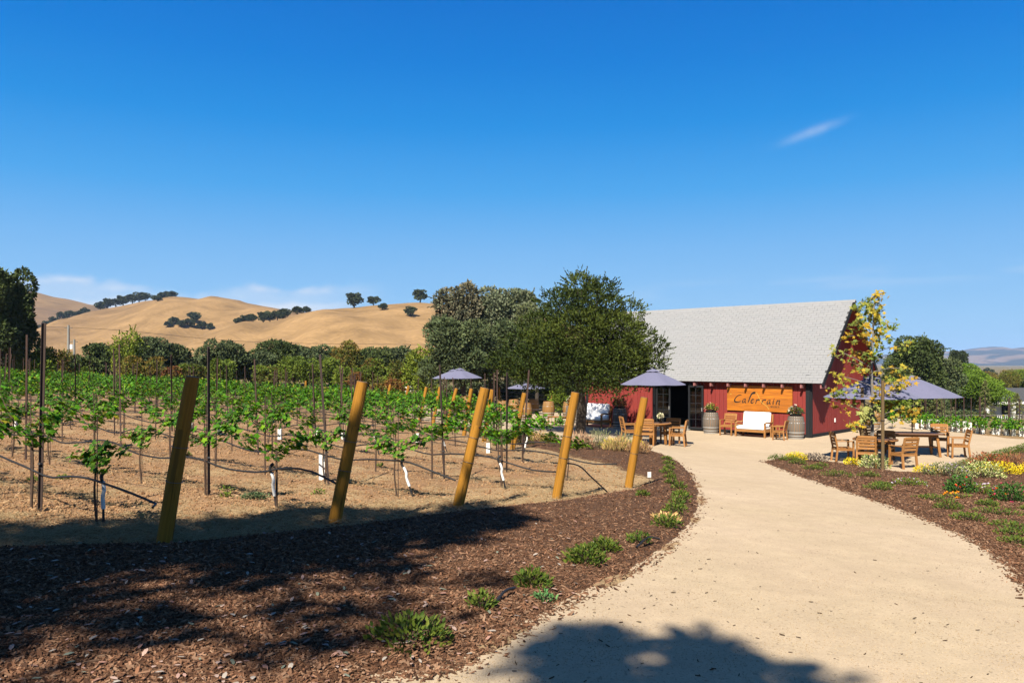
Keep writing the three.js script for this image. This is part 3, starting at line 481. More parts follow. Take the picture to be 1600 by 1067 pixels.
// back patio: barrels, picnic table
const bg = 'pale oak barrels standing on the back patio';
for (const [x, z] of [[-.54, -45], [.12, -49.2], [.71, -42], [1.42, -52], [2.1, -45.8], [3.3, -46.2]]) barrel(x, z, false, 'pale oak barrel standing on the gravel behind the vineyard posts', bg);
for (const [x, z] of [[-3.42, -50], [-3.04, -52.5]]) barrel(x, z, false, 'pale oak barrel beside the umbrella picnic table', 'barrels by the picnic table');
umbrella(-2.62, -40, 1.16, 2.5, 2.06, 'lavender umbrella over the red-brown picnic table', .3);
umbrella(-3.2, -43.5, 1.16, 2.5, 2.06, 'second lavender umbrella behind the picnic table umbrella', .1);
umbrella(.9, -51, 1.3, 2.0, 1.62, 'lavender umbrella half hidden behind the dark oak', .1);
longTable(-2.62, -40, .1, 1.9, .9, 'red-brown wooden picnic table under the umbrella behind the vines');
for (const [x, z, t] of [[-2.6, -39.1, .1], [-2.7, -40.95, .1]]) { const b = thing('wooden_bench', 'red-brown bench drawn up to the picnic table', 'bench', [x, groundAt(x, z), z], t, 'benches at the picnic table'); for (let k = 0; k < 3; k++) part('seat_slat', rbox(1.6, .03, .11, 0, .44, -.12 + k * .12), M.terracotta, b); for (const s of [-1, 1]) for (const q of [-1, 1]) part('leg', bar([s * .65, 0, q * .13], [s * .65, .43, q * .13], .06), M.terracotta, b); for (let k = 0; k < 2; k++) part('back_slat', rbox(1.6, .09, .025, 0, .62 + k * .14, z < -40 ? -.2 : .2), M.terracotta, b); for (const s of [-1, 1]) part('back_post', rbox(.05, .42, .04, s * .6, .62, z < -40 ? -.18 : .18), M.terracotta, b); }

// ---------- vineyard ----------
R = rngOf(41);
const VINE = [[.085, .26, .005], [.115, .33, .006], [.055, .18, .006], [.045, .14, .006], [.19, .38, .01]];
function vineModel(kind) { // local x runs along the row
  const o = new THREE.Group(), f = new Leaves(), wood = [];
  const th = rr(.64, .8), bend = rr(-.05, .05);
  wood.push(limb([[0, -.04, 0], [bend, th * .5, rr(-.02, .02)], [bend * .5, th, 0]], .014, .010, 5, 5));
  const leafAt = (x, y, z, s) => { if (kind > 3) { const q = vary(R() < .05 ? [.34, .33, .03] : pick(VINE), .22); f.leaf(x, y, z, rr(-1, 1), rr(-.9, .3), rr(-1, 1), s * 1.05, s * 1.0, q, .3); return; } const c = vary(R() < .06 ? [.34, .33, .03] : pick(VINE), .36); f.lobed(x, y, z, s, c, 5, .62, V(rr(-.7, .4), rr(.25, 1.1), rr(-.2, 1.1))); };
  if (kind < 4) { // young vine: a few arms in a V
    const arms = 2 + Math.floor(R() * 3);
    for (let a = 0; a < arms; a++) {
      const s = a % 2 ? 1 : -1, reach = rr(.34, .78), top = th + rr(.0, .42), pts = [[0, th - .04, 0], [s * reach * .5, th + rr(.02, .12), rr(-.08, .08)], [s * reach, top, rr(-.12, .12)]];
      wood.push(limb(pts, .008, .004, 5, 4)); const c = new THREE.CatmullRomCurve3(pts.map((p) => V(...p)));
      const n = Math.round(34 + 18 * R()); for (let k = 0; k < n; k++) { const p = c.getPoint(Math.sqrt(R())); leafAt(p.x + rr(-.09, .09), p.y + rr(-.1, .08), p.z + rr(-.09, .09), rr(.06, .115)); }
    }
    for (let k = 0; k < 30; k++) leafAt(rr(-.14, .14), th + rr(-.13, .1), rr(-.1, .1), rr(.06, .105));
  } else { // fuller vine spreading along the wire
    for (const s of [-1, 1]) wood.push(limb([[0, th - .03, 0], [s * .35, th + .05, 0], [s * .7, th + .03, rr(-.03, .03)]], .010, .006, 5, 4));
    const n = 190; for (let k = 0; k < n; k++) { const x = rr(-.82, .82), hgt = .08 + .44 * sstep(.25, .75, fbm(x * 3.2 + kind * 9, 3, 2)); leafAt(x, th + rr(-.2, 1) * hgt + .03, rr(-.17, .17), rr(.075, .13)); }
    for (let k = 0; k < 5; k++) { const x = rr(-.7, .7), ht = rr(.25, .5); for (let q = 0; q < 7; q++) leafAt(x + rr(-.06, .06) + q * .012, th + ht * q / 6, rr(-.08, .08), rr(.06, .1)); }
  }
  part('trunk', mergeGeometries(wood), M.vineStem, o); part('foliage', f.geo(), M.vineLeaf, o, 'stuff');
  part('training_rod', new THREE.CylinderGeometry(.0055, .0055, 1.2, 5).translate(.03, .55, .012), M.rust, o);
  return o;
}
const vineKinds = Array.from({ length: 11 }, (_, k) => vineModel(k));
const rowTurn = Math.atan2(-rowDir[1], rowDir[0]);
const rowAt = (s, a) => [rowSide[0] * s + rowDir[0] * a, rowSide[1] * s + rowDir[1] * a];
const postModel = (() => {
  const o = new THREE.Group(), len = 1.74, n = 14, rad = 16, p = [], uv = [], idx = [];
  for (let i = 0; i <= n; i++) for (let k = 0; k <= rad; k++) { const t = i / n, a = k / rad * 6.2832, r = lerp(.074, .066, t) * (1 + .03 * (fbm(Math.cos(a) + 3, Math.sin(a) + t * 4, 3) - .5)) * (i === n ? .95 : 1); p.push(Math.cos(a) * r + .008 * Math.sin(t * 4), -.12 + t * len, Math.sin(a) * r); uv.push(k / rad, t * 1.4); }
  for (let i = 0; i < n; i++) for (let k = 0; k < rad; k++) { const a = i * (rad + 1) + k; idx.push(a, a + rad + 1, a + 1, a + 1, a + rad + 1, a + rad + 2); }
  const g = new THREE.BufferGeometry(); g.setAttribute('position', new THREE.Float32BufferAttribute(p, 3)); g.setAttribute('uv', new THREE.Float32BufferAttribute(uv, 2)); g.setIndex(idx); g.computeVertexNormals();
  part('shaft', g, M.post, o); part('cut_end', new THREE.CylinderGeometry(.062, .063, .012, 16).translate(.006 * Math.sin(4), len - .122, 0), M.postEnd, o);
  for (const [h, a] of [[1.3, 1.1], [.9, .3], [.55, 1.7], [1.1, 2.4], [.3, .9], [1.02, .75]]) part('knot', new THREE.SphereGeometry(.011, 8, 6).scale(1, 1.4, .35).translate(0, 0, .069).rotateY(Math.PI / 2 - a).translate(.004, h, 0), M.knot, o);
  for (const h of [.62, .95]) part('wire_loop', new THREE.TorusGeometry(.0745, .0032, 5, 20).rotateX(Math.PI / 2).translate(.006, h, 0), M.wire, o);
  return o;
})();
function endPost(x, z, lean, label, group, s = 1, tiltZ = 0) {
  const o = postModel.clone(); o.name = numbered('end_post'); tag(o, label, 'post', group); o.children.forEach((c, i, l) => { if (!i) l.turn = R() * 6.28; c.rotation.y = l.turn; }); o.position.set(x, groundAt(x, z) - .02, z); o.rotation.set(tiltZ, 0, -lean); o.scale.setScalar(s); scene.add(o);
}
const postName = ['the shaded end post', 'the half-shaded end post', 'the sunlit middle end post', 'the end post with the cut hose', 'the end post closest to the path'], nth = ['first', 'second', 'third', 'fourth', 'fifth', 'sixth', 'seventh', 'eighth', 'ninth', 'tenth', 'eleventh', 'twelfth', 'thirteenth', 'fourteenth', 'fifteenth', 'sixteenth', 'seventeenth', 'eighteenth', 'nineteenth', 'twentieth', 'twenty-first', 'twenty-second', 'twenty-third', 'twenty-fourth', 'twenty-fifth', 'twenty-sixth', 'twenty-seventh', 'twenty-eighth', 'twenty-ninth', 'thirtieth'];
for (let k = 0; k < 10; k++) postName[k + 7] = `the ${nth[k]} leaning post beyond the planted bed`;
postName[5] = 'vines behind the last path post'; postName[6] = 'vines just short of the planted bed';
const ends = [[-3.22, -7.36], [-1.98, -8.86], [-.72, -10.54], [.67, -11.98], [2.05, -14.0]];
const endLabels = ['leaning timber end post standing in the tree shade with mulch at its foot', 'leaning timber end post at the border of tree shade and sun', 'sunlit leaning timber end post, middle of the near five', 'leaning timber end post next to the cut hose end', 'leaning timber end post closest to the gravel path'];
ends.forEach(([x, z], k) => endPost(x, z, [.165, .195, .225, .175, .17][k], endLabels[k], 'near end posts of the vine rows', [.98, 1, 1, 1, 1][k]));
const farEnds = [[0, -21.66], [-.84, -23.68], [-1.59, -26.32], [-2.42, -29.24], [-3.19, -32.04], [-3.99, -34.22], [-5.1, -37], [-6.4, -40]];
farEnds.forEach(([x, z], k) => endPost(x, z, rr(.15, .24), `leaning timber end post among vines, ${nth[k]} beyond the planted bed`, 'farther end posts of the vine rows', .98));
for (const [x, z] of [[-.9, -57], [2.8, -57.5], [4.9, -57], [-13, -50], [-31, -62], [-45, -63.5]]) endPost(x, z, rr(-.03, .05), 'upright pale timber post beyond the vine rows', 'upright posts along the far vineyard edge', .95);
const rows = [];
for (let k = 0; k < 16; k++) {
  const s = 4.19 + 2.05 * k; let a0;
  if (k < 5) { const [x, z] = ends[k]; a0 = rowDir[0] * x + rowDir[1] * z; } else if (k < 7) a0 = [8.6, 10.8][k - 5]; else { const [x, z] = farEnds[Math.min(k - 7, 7)]; a0 = rowDir[0] * x + rowDir[1] * z; }
  rows.push({ k, s, a0, a1: Math.min(2.66 * s + 1.5, (65 - .82 * s) / .572) });
}
const vLabels = ['young grapevine with sparse bright leaves in the first sunlit rows', 'young grapevine with open arms in the middle rows', 'bushy grapevine in the far rows of the vineyard'];
const spots = [];
for (const r of rows) for (let a = r.a0 + 1.15, j = 0; a < r.a1; a += 1.38 + rr(-.08, .08)) {
  if (R() < (r.k < 5 ? .08 : r.k < 9 ? .16 : .08)) continue;
  const [x, z] = rowAt(r.s, a + rr(-.05, .05)), far = r.k > 6 || a > r.a0 + 17, big = far ? R() < (r.k > 8 ? .8 : .35) : false, sc = rr(.9, 1.12) * (far ? 1.06 : 1);
  spots.push({ row: r.k, j: j++, x, z, far, near: r.k < 4, sc, kind: big ? 4 + Math.floor(R() * 7) : Math.floor(R() * 4), turn: rowTurn + (R() < .5 ? Math.PI : 0) + rr(-.15, .15) });
}
spots.sort((p, q) => q.z - p.z);
const farVines = vineKinds.map(() => []);
spots.forEach((v, i) => {
  if (i >= 270) { farVines[v.kind].push(v); return; }
  const o = vineKinds[v.kind].clone(), q = v.near ? 0 : v.far ? 2 : 1; o.name = numbered('grapevine');
  tag(o, nth[v.j] ? `${v.kind > 3 ? 'bushy' : 'young'} grapevine, ${nth[v.j]} in the row of ${postName[v.row] || 'the farthest vines'}` : vLabels[q], 'grapevine', ['vines in the first rows', 'vines in the middle rows', 'vines in the far rows'][q]);
  o.position.set(v.x, groundAt(v.x, v.z), v.z); o.rotation.y = v.turn; o.scale.setScalar(v.sc); scene.add(o);
});
{ const g = new THREE.Group(); g.name = 'distant_vine_foliage'; g.userData = { kind: 'stuff', label: 'mass of vines at the far end of the vineyard', category: 'vines' }; scene.add(g); const d = new THREE.Object3D();
  farVines.forEach((l, k) => { if (!l.length) return; vineKinds[k].children.forEach((c) => { const m = new THREE.InstancedMesh(c.geometry, c.material, l.length); m.name = c.name; m.userData.kind = 'stuff'; l.forEach((v, i) => { d.position.set(v.x, groundAt(v.x, v.z), v.z); d.rotation.set(0, v.turn, 0); d.scale.setScalar(v.sc); d.updateMatrix(); m.setMatrixAt(i, d.matrix); }); g.add(m); }); }); }
// a V-shaped metal stake
const stakeGeo = mergeGeometries([box(.034, 2.1, .006, 0, .93, 0), box(.006, 2.1, .03, .014, .93, .018)]);
for (const r of rows) for (let a = r.a0 + (r.k < 5 ? [2.4, 2.5, 2.55, 2.3, 2.45][r.k] : 1.2), j = 0; a < r.a1; a += 5.4 + rr(-.5, .5), j++) {
  const [x, z] = rowAt(r.s, a), o = thing('steel_stake', nth[j] ? `${j ? 'rusty' : 'dark'} steel stake, ${nth[j]} in the row of ${postName[r.k] || 'the farthest vines'}` : 'tall rusty steel stake standing among the farther vine rows', 'stake', [x, groundAt(x, z), z], R() * 3, r.k < 5 ? 'steel stakes of the near rows' : 'steel stakes among the farther vines');
  o.rotation.z = rr(-.09, .01); o.rotation.x = rr(-.03, .03); part('shaft', stakeGeo, r.k < 5 && j === 0 ? M.steel : M.rust, o); o.scale.y = rr(.96, 1.06);
  part('clip', box(.05, .02, .03, 0, .5, .01), M.wire, o);
}
// drip hoses, wires, risers
for (const r of rows) {
  const pts = [], st = r.k < 8 ? .42 : .9, end = r.a1 + 3; let a = r.a0 + (r.k < 5 ? .1 : .6), ph = R() * 6; const near = r.k < 9;
  for (; a < end; a += st) { const [x, z] = rowAt(r.s, a), w = .055 * Math.sin(a * 2.9 + ph) + .03 * Math.sin(a * 1.37 + ph * 2) + .012 * Math.sin(a * 6.1); pts.push([x + rowSide[0] * .02 * Math.sin(a * 3), H(x, z) + .46 + w - (a < r.a0 + .3 && r.k < 5 ? .03 : 0), z + rowSide[1] * .02 * Math.sin(a * 3)]); }
  if (r.k === 0) { const [x, z] = rowAt(r.s, r.a0 - .02); pts.unshift([x - .1, H(x, z) + .36, z + .03]); }
  if (pts.length < 3) continue;
  const o = new THREE.Mesh(limb(pts, .0125, .0125, pts.length * 2, 5), M.hose); o.name = numbered('drip_hose'); tag(o, r.k < 5 ? `black drip hose sagging along the vine row of ${postName[r.k]}` : `black drip hose along the row of ${postName[r.k] || 'the farthest vines'}`, 'hose', r.k < 5 ? 'drip hoses of the near rows' : 'drip hoses of the far rows'); scene.add(o);
  if (near) for (const [h, e] of [[.83, 0], [.5, .04]]) { const q = []; for (let b = r.a0; b < end; b += 3) { const [x, z] = rowAt(r.s, b); q.push([x, H(x, z) + h + e * Math.sin(b), z]); } const w = new THREE.Mesh(limb(q, .0017, .0017, q.length * 2, 4), M.wire); w.name = numbered('trellis_wire'); tag(w, `thin ${h > .6 ? 'upper' : 'lower'} galvanised wire along the row of ${postName[r.k] || 'the farthest vines'}`, 'wire', 'trellis wires of the vine rows'); scene.add(w); }
}
[[-4.18, -8.14, 0], [-2.86, -9.66, .12], [-1.4, -11.22, .28], [-.1, -12.6, .2], [-2.9, -17.4, .25], [-1.6, -19.6, .3], [.3, -20.4, -.2]].forEach(([x, z, lean], k) => {
  const o = thing('irrigation_riser', ['white wrapped irrigation riser beside the shaded end post', 'white wrapped irrigation riser next to the second leaning post', 'white wrapped irrigation riser leaning toward the sunlit middle post', 'white wrapped irrigation riser leaning by the fourth post'][k] || 'small white irrigation riser farther back between vine rows', 'riser', [x, groundAt(x, z) - .02, z], 0, k > 3 ? 'risers farther back in the vineyard' : undefined);
  part('pipe', new THREE.CylinderGeometry(.0125, .014, .2, 8).translate(0, .1, 0), M.hose, o); part('white_sleeve', limb([[0, .17, 0], [-.006, .3, 0], [.012, .36, .01], [-.004, .45, 0]], .021, .019, 6, 8), M.pvc, o); part('elbow', limb([[-.004, .44, 0], [-.02, .48, 0], [-.01, .53, 0], [.03, .56, 0]], .016, .022, 5, 7), M.hose, o); o.rotation.z = lean;
});
[[-3.0, -12.55, .42], [-7.9, -21.5, .26], [-6.1, -20.9, .3], [-5.3, -21.6, .3], [-4.7, -22.2, .3], [-2.6, -21.9, .26], [-12.1, -19.4, .25], [-9.1, -22.6, .26], [-.6, -19.9, .26]].forEach(([x, z, h], k) => {
  const o = thing('grow_tube', k ? 'short white vine guard tube farther back among the vines' : 'tall flat white vine guard beside the second leaning post', 'vine guard', [x, groundAt(x, z) - .02, z], rr(-.3, .3), k ? 'white vine guards among the vines' : undefined);
  const w = .085; part('sleeve', mergeGeometries([box(w, h, .006, 0, h / 2, w / 2), box(w, h, .006, 0, h / 2, -w / 2), box(.006, h, w, w / 2, h / 2, 0), box(.006, h, w, -w / 2, h / 2, 0)]), M.pvc, o); part('stake', new THREE.CylinderGeometry(.006, .006, h + .25, 5).translate(.06, h / 2, 0), M.rust, o);
});
{ const o = thing('plant_tag', 'small white plant tag at the foot of the end post closest to the path', 'tag', [2.45, groundAt(2.45, -14.2), -14.2], .3); part('plate', box(.07, .1, .004, 0, .2, 0), M.pvc, o); part('pin', new THREE.CylinderGeometry(.004, .004, .2, 5).translate(0, .08, -.006), M.wire, o); }
{ const o = new THREE.Mesh(limb([[.62, H(.6, -11.9) + .52, -12.1], [1.0, H(1, -12) + .5, -12.25], [1.25, H(1.2, -12.4) + .3, -12.5], [1.55, groundAt(1.55, -12.9) + .02, -12.9]], .012, .012, 16, 5), M.hose); o.name = numbered('loose_hose'); tag(o, 'cut black hose end hanging from the fourth post to the ground', 'hose'); scene.add(o); }

// second small vineyard by the fence
R = rngOf(47);
for (let k = 0; k < 26; k++) {
  const t = k / 25, x = lerp(18.9, 22.6, t) + rr(-.1, .1), z = lerp(-37.2, -31.2, t), q = thing('grow_tube', `white vine guard in the low fence row, ${nth[k]} counted from the barn`, 'vine guard', [x, groundAt(x, z), z], rr(-.5, .5), 'white vine guards by the fence'), h = rr(.34, .5), w = .12;
  part('sleeve', mergeGeometries([box(w, h, .006, 0, h / 2, w / 2), box(w, h, .006, 0, h / 2, -w / 2), box(.006, h, w, w / 2, h / 2, 0), box(.006, h, w, -w / 2, h / 2, 0)]), M.pvc, q);
  if (k % 2 === 0) { const v = vineKinds[4 + k % 7].clone(); v.name = numbered('grapevine'); tag(v, 'low grapevine growing out of white guards by the rail fence', 'grapevine', 'vines by the rail fence'); v.position.set(x + .4, groundAt(x, z) - .3, z - .5); v.rotation.y = 1 + R(); v.scale.setScalar(.85); scene.add(v); }
  if (k % 3 === 1) { const v = vineKinds[4 + k % 7].clone(); v.name = numbered('grapevine'); tag(v, 'low grapevine growing out of white guards by the rail fence', 'grapevine', 'vines by the rail fence'); v.position.set(x - 2.3 + t, groundAt(x, z) - .25, z - 1.9); v.rotation.y = 1 + R(); v.scale.setScalar(.85); scene.add(v); }
  const o = thing('steel_stake', `thin rusty stake in the low fence row, ${nth[k]} counted from the barn`, 'stake', [x + .3, groundAt(x, z), z - rr(.2, 1.6)], R() * 3, 'rusty stakes by the fence'); part('shaft', stakeGeo, M.rust, o); o.scale.set(.9, .78, .9); o.rotation.z = rr(-.02, .02);
}
function railFence(a, b, n, label, m = M.fenceWood, h = 1.15) {
  const o = thing('rail_fence', label, 'fence', [a[0], H(...a), a[1]]), dx = (b[0] - a[0]) / n, dz = (b[1] - a[1]) / n, y = (k) => H(a[0] + dx * k, a[1] + dz * k) - H(...a);
  for (let k = 0; k <= n; k++) part('fence_post', bar([dx * k, y(k) - .1, dz * k], [dx * k, y(k) + h + .06, dz * k], .13), m, o);
  for (let k = 0; k < n; k++) for (const q of h < 1 ? [.35, 1] : [.38, .74, 1]) part('rail', bar([dx * k, y(k) + h * q + rr(-.02, .02), dz * k], [dx * (k + 1), y(k + 1) + h * q + rr(-.02, .02), dz * (k + 1)], .05, .12), m, o);
}
railFence([24, -67], [62, -62], 13, 'weathered grey rail fence behind the low vine row', M.fenceWood, .92);
railFence([-1.5, -60.5], [14, -58], 6, 'grey rail fence behind the barrels and the dark oak');
railFence([-8.2, -61.5], [-5, -60.6], 2, 'white rail fence at the far end of the vineyard', M.whitePaint, 1.3);

// ---------- trees ----------
function crown(L, clumps, per, len, wid, cols, { up = .25, shell = .72, twig = 6, va = .32 } = {}) {
  for (const [x, y, z, rx, ry, rz] of clumps) {
    const n = Math.round(per * Math.pow(rx * ry * rz, .62)), own = pick(cols);
    for (let k = 0; k < n; k++) { const [a, b, c] = onBall(), q = lerp(shell, 1.05, Math.sqrt(R())) * (.86 + .28 * fbm(a * 2.2 + x * 3 + 9, c * 2.2 + b * 2.2 + z * 3, 2)); if (b < -.55 && R() < .5) continue; L.leaf(x + a * rx * q, y + b * ry * q, z + c * rz * q, a + rr(-1, 1), b + up + rr(-1, 1), c + rr(-1, 1), len * rr(.7, 1.3), wid * rr(.7, 1.3), vary(R() < .7 ? own : pick(cols), va)); }
    for (let k = 0; k < twig * Math.sqrt(rx * ry); k++) { const [a, b0, c] = onBall(), b = Math.abs(b0) * .9 - .12, l = rr(.15, .65) * Math.min(1, rx + .3); for (let s = 0; s < 9; s++) { const q = 1 + (s / 9) * l / rx; L.leaf(x + a * rx * q, y + b * ry * q + .1 * l * (s / 9), z + c * rz * q, a + rr(-.7, .7), b + rr(-.3, .9), c + rr(-.7, .7), len * rr(.7, 1.1), wid, vary(own, va)); } }
  }
}
function tree(name, label, group, [x, z], trunkH, r, clumps, leaf, cols, opt = {}, material = M.leaf, y0) {
  const o = thing(name, label, 'tree', [x, y0 ?? groundAt(x, z), z], 0, group), L = new Leaves(), wood = [];
  crown(L, clumps, leaf.n, leaf.l, leaf.w, cols, opt); part('crown', L.geo(), material, o, 'stuff');
  part('trunk', limb([[0, -.2, 0], [.1 * r * 4, trunkH * .5, 0], [0, trunkH, .1]], r * 1.15, r * .7, 6, 9), opt.bark || M.bark, o);
  clumps.forEach(([cx, cy, cz], k) => { if (k < 26) wood.push(limb([[0, trunkH * .85, .08], [cx * .45, lerp(trunkH, cy, .5), cz * .45], [cx * .95, cy, cz * .95]], r * .45, r * .08, 5, 5)); });
  if (wood.length) part('limbs', mergeGeometries(wood), opt.bark || M.bark, o);
  return o;
}
R = rngOf(53);
// dark live oak in front of the barn
{
  const c = [[938, 462, 30], [902, 458, 30], [950, 490, 34], [872, 485, 36], [985, 500, 28], [840, 520, 38], [900, 520, 50], [958, 535, 52], [1003, 535, 32], [1028, 552, 20], [812, 550, 34], [855, 562, 48], [915, 572, 50], [970, 572, 46], [1012, 574, 30], [786, 572, 26], [776, 582, 18], [885, 588, 36], [940, 590, 36], [835, 585, 34], [990, 585, 30], [802, 586, 26], [1026, 584, 20]];
  const cl = []; for (const [a, b, q] of c) { const x = (a - 905) / 38.9, y = 3.03 + (568 - b) / 38.9, r = q / 38.9; const dz = Math.sqrt(Math.max(.2, 1 - (x / 3.8) ** 2)) * 2.3; for (const s of [-1, 0, 1]) cl.push([x * (s ? .74 : 1), y - (s ? rr(.2, .6) : 0), s * dz * rr(.5, .85), r * rr(.66, .88), r * rr(.6, .8), r * .74]); }
  cl.push([0, 3.9, 0, 1.4, 1.1, 1.2], [-1.3, 3.1, 0, 1.2, .6, 1.1], [1.5, 3.15, 0, 1.2, .6, 1.1]);
  tree('live_oak', 'dense dark green live oak with spiky twigs in front of the barn', undefined, [2.72, -32], 2.1, .2, cl, { n: 1350, l: .11, w: .052 }, [[.034, .056, .010], [.06, .085, .014], [.024, .042, .008]], { twig: 80, up: .4, shell: .74 });
}
// grey-green trees behind
const clumpy = (w, h, y, n, flat = .8) => { w *= 1.18; n = Math.round(n * 1.5); const out = [[0, y + h * .45, 0, w * .46, h * .36, w * .44]]; for (let k = 0; k < n; k++) { const a = R() * 6.28, e = rr(-.55, 1), q = rr(.55, 1.02); out.push([Math.cos(a) * w * .62 * q * Math.sqrt(1 - .5 * e * e), y + h * (.45 + .42 * e), Math.sin(a) * w * .62 * q * Math.sqrt(1 - .5 * e * e), w * rr(.16, .36), h * rr(.1, .21) * flat + .08, w * rr(.16, .36)]); } return out; };
const GREY = [[.135, .165, .115], [.105, .135, .085], [.16, .19, .14]], OAK = [[.055, .085, .028], [.07, .10, .035], [.045, .07, .025]], OAKG = [[.075, .105, .055], [.06, .09, .045], [.09, .12, .06]], BRIGHT = [[.13, .20, .02], [.16, .23, .03], [.10, .16, .02]], LIME = [[.20, .27, .03], [.17, .24, .025]], RUST = [[.16, .06, .025], [.11, .09, .025], [.18, .09, .03]], BROWNG = [[.13, .13, .025], [.15, .11, .025], [.10, .12, .025]];
const P = (bx, d) => [(bx - 800) / 1245 * d, -d];
function bigTree(name, label, bx, d, top, low, half, cols, leafL, per, group, opt = {}, m) {
  const [x, z] = P(bx, d), g = groundAt(x, z), yt = EYE + (568 - top) / 1245 * d - g, yl = Math.max(.1, EYE + (568 - low) / 1245 * d - g), w = half / 1245 * d;
  return tree(name, label, group, [x, z], Math.max(.3, yl + (yt - yl) * .25), clamp(w * .07, .05, .35), clumpy(w, yt - yl, yl, opt.n || 16), { n: per * 1.7, l: leafL * 1.12, w: leafL * .68 }, cols, opt, m);
}
bigTree('eucalyptus_tree', 'tall smoky grey-green tree with a brownish crown behind the dark oak', 712, 62, 447, 575, 44, [[.13, .125, .09], [.16, .155, .115], [.11, .12, .085]], .2, 520, undefined, { n: 20 });
bigTree('eucalyptus_tree', 'pale silver-green tree behind the dark oak and the smoky tree', 790, 64, 446, 590, 58, GREY, .2, 520, undefined, { n: 22 });
bigTree('broadleaf_tree', 'round deep green tree below the smoky grey-green tree', 722, 54, 488, 612, 66, OAKG, .17, 620, undefined, { n: 24 });
bigTree('broadleaf_tree', 'yellow-green tree at the edge of the round deep green tree', 662, 60, 540, 628, 30, LIME, .17, 520, undefined, {}, M.thinLeaf);
bigTree('broadleaf_tree', 'mid green tree filling the gap between the silver tree and the dark oak', 838, 58, 478, 612, 44, [[.085, .11, .05], [.11, .13, .065]], .17, 560, undefined, { n: 18 });
bigTree('broadleaf_tree', 'deep green tree between the smoky tree and the silver tree', 765, 57, 500, 612, 50, OAKG, .17, 560, undefined, { n: 18 });
for (const [b, d, t, l, h] of [[745, 62, 590, 645, 40], [800, 63, 595, 645, 42], [850, 62, 600, 640, 36], [895, 60, 596, 648, 34], [700, 60, 600, 640, 26]]) bigTree('garden_shrub', 'grey-green shrub behind the patio barrels', b, d, t, l, h, GREY.concat(OAK), .15, 520, 'shrubs behind the back patio', { n: 10 });
bigTree('garden_shrub', 'leafy bright green shrub at the shaded barn end', 875, 47, 606, 655, 20, BRIGHT, .1, 700, undefined, { n: 10 });
// tree line at the far vineyard edge
bigTree('live_oak', 'large dark oak towering over the far end of the vine rows', 2, 66, 414, 590, 52, OAK, .24, 560, undefined, { n: 26 });
bigTree('broadleaf_tree', 'bright green bush tree at the foot of the large dark oak', 48, 68, 545, 600, 40, BRIGHT, .17, 560);
bigTree('broadleaf_tree', 'thin reddish shrub tree next to the utility poles', 92, 69, 548, 600, 22, RUST.concat(BROWNG), .14, 230);
bigTree('broadleaf_tree', 'thin young lime green tree rising above its dark neighbours', 196, 69, 512, 600, 24, LIME, .18, 190, undefined, { n: 20 }, M.thinLeaf);
bigTree('garden_shrub', 'round olive green bush below the young lime tree', 222, 68, 558, 600, 38, BROWNG, .15, 620);
bigTree('garden_shrub', 'small red leaved bush beside the round olive bush', 266, 68, 574, 600, 18, RUST, .14, 620);
bigTree('garden_shrub', 'small dark red shrub far behind the lattice of stakes', 555, 66, 583, 606, 12, RUST, .12, 620);
bigTree('garden_shrub', 'rust tinged arching vine shrub behind the second post', 603, 58, 590, 628, 30, BROWNG.concat(RUST), .13, 620);
bigTree('broadleaf_tree', 'brownish green tree at the middle of the tree line', 540, 78, 534, 596, 26, BROWNG, .17, 460);
const tl = 'dark oaks in the tree line below the hills', tb = 'bright green trees in front of the dark tree line';
for (const [b, d, t, l, h] of [[130, 82, 558, 600, 34], [165, 84, 540, 600, 42], [205, 86, 545, 600, 36], [246, 82, 528, 600, 46], [300, 84, 556, 600, 40], [350, 76, 531, 602, 46], [392, 84, 548, 602, 40], [428, 88, 534, 600, 48], [478, 90, 538, 600, 46], [515, 92, 545, 600, 40], [575, 90, 546, 602, 44], [618, 92, 544, 604, 42], [650, 88, 560, 610, 30], [20, 80, 560, 600, 50]]) bigTree('live_oak', 'dark green oak in the tree line below the golden hills', b, d, t, l, h, R() < .5 ? OAK : OAKG, .24, 380, tl, { n: 15 });
for (const [b, d, t, l, h] of [[460, 70, 560, 606, 30], [500, 70, 562, 606, 34], [590, 68, 562, 606, 32], [632, 66, 560, 612, 30], [300, 70, 570, 602, 26], [545, 68, 575, 606, 28], [420, 70, 572, 604, 28], [120, 70, 572, 600, 24], [345, 70, 560, 604, 26]]) bigTree('broadleaf_tree', 'bright green low tree in front of the dark tree line', b, d, t, l, h, R() < .6 ? BRIGHT : BROWNG.concat(BRIGHT), .17, 460, tb, { n: 12 }, M.thinLeaf);
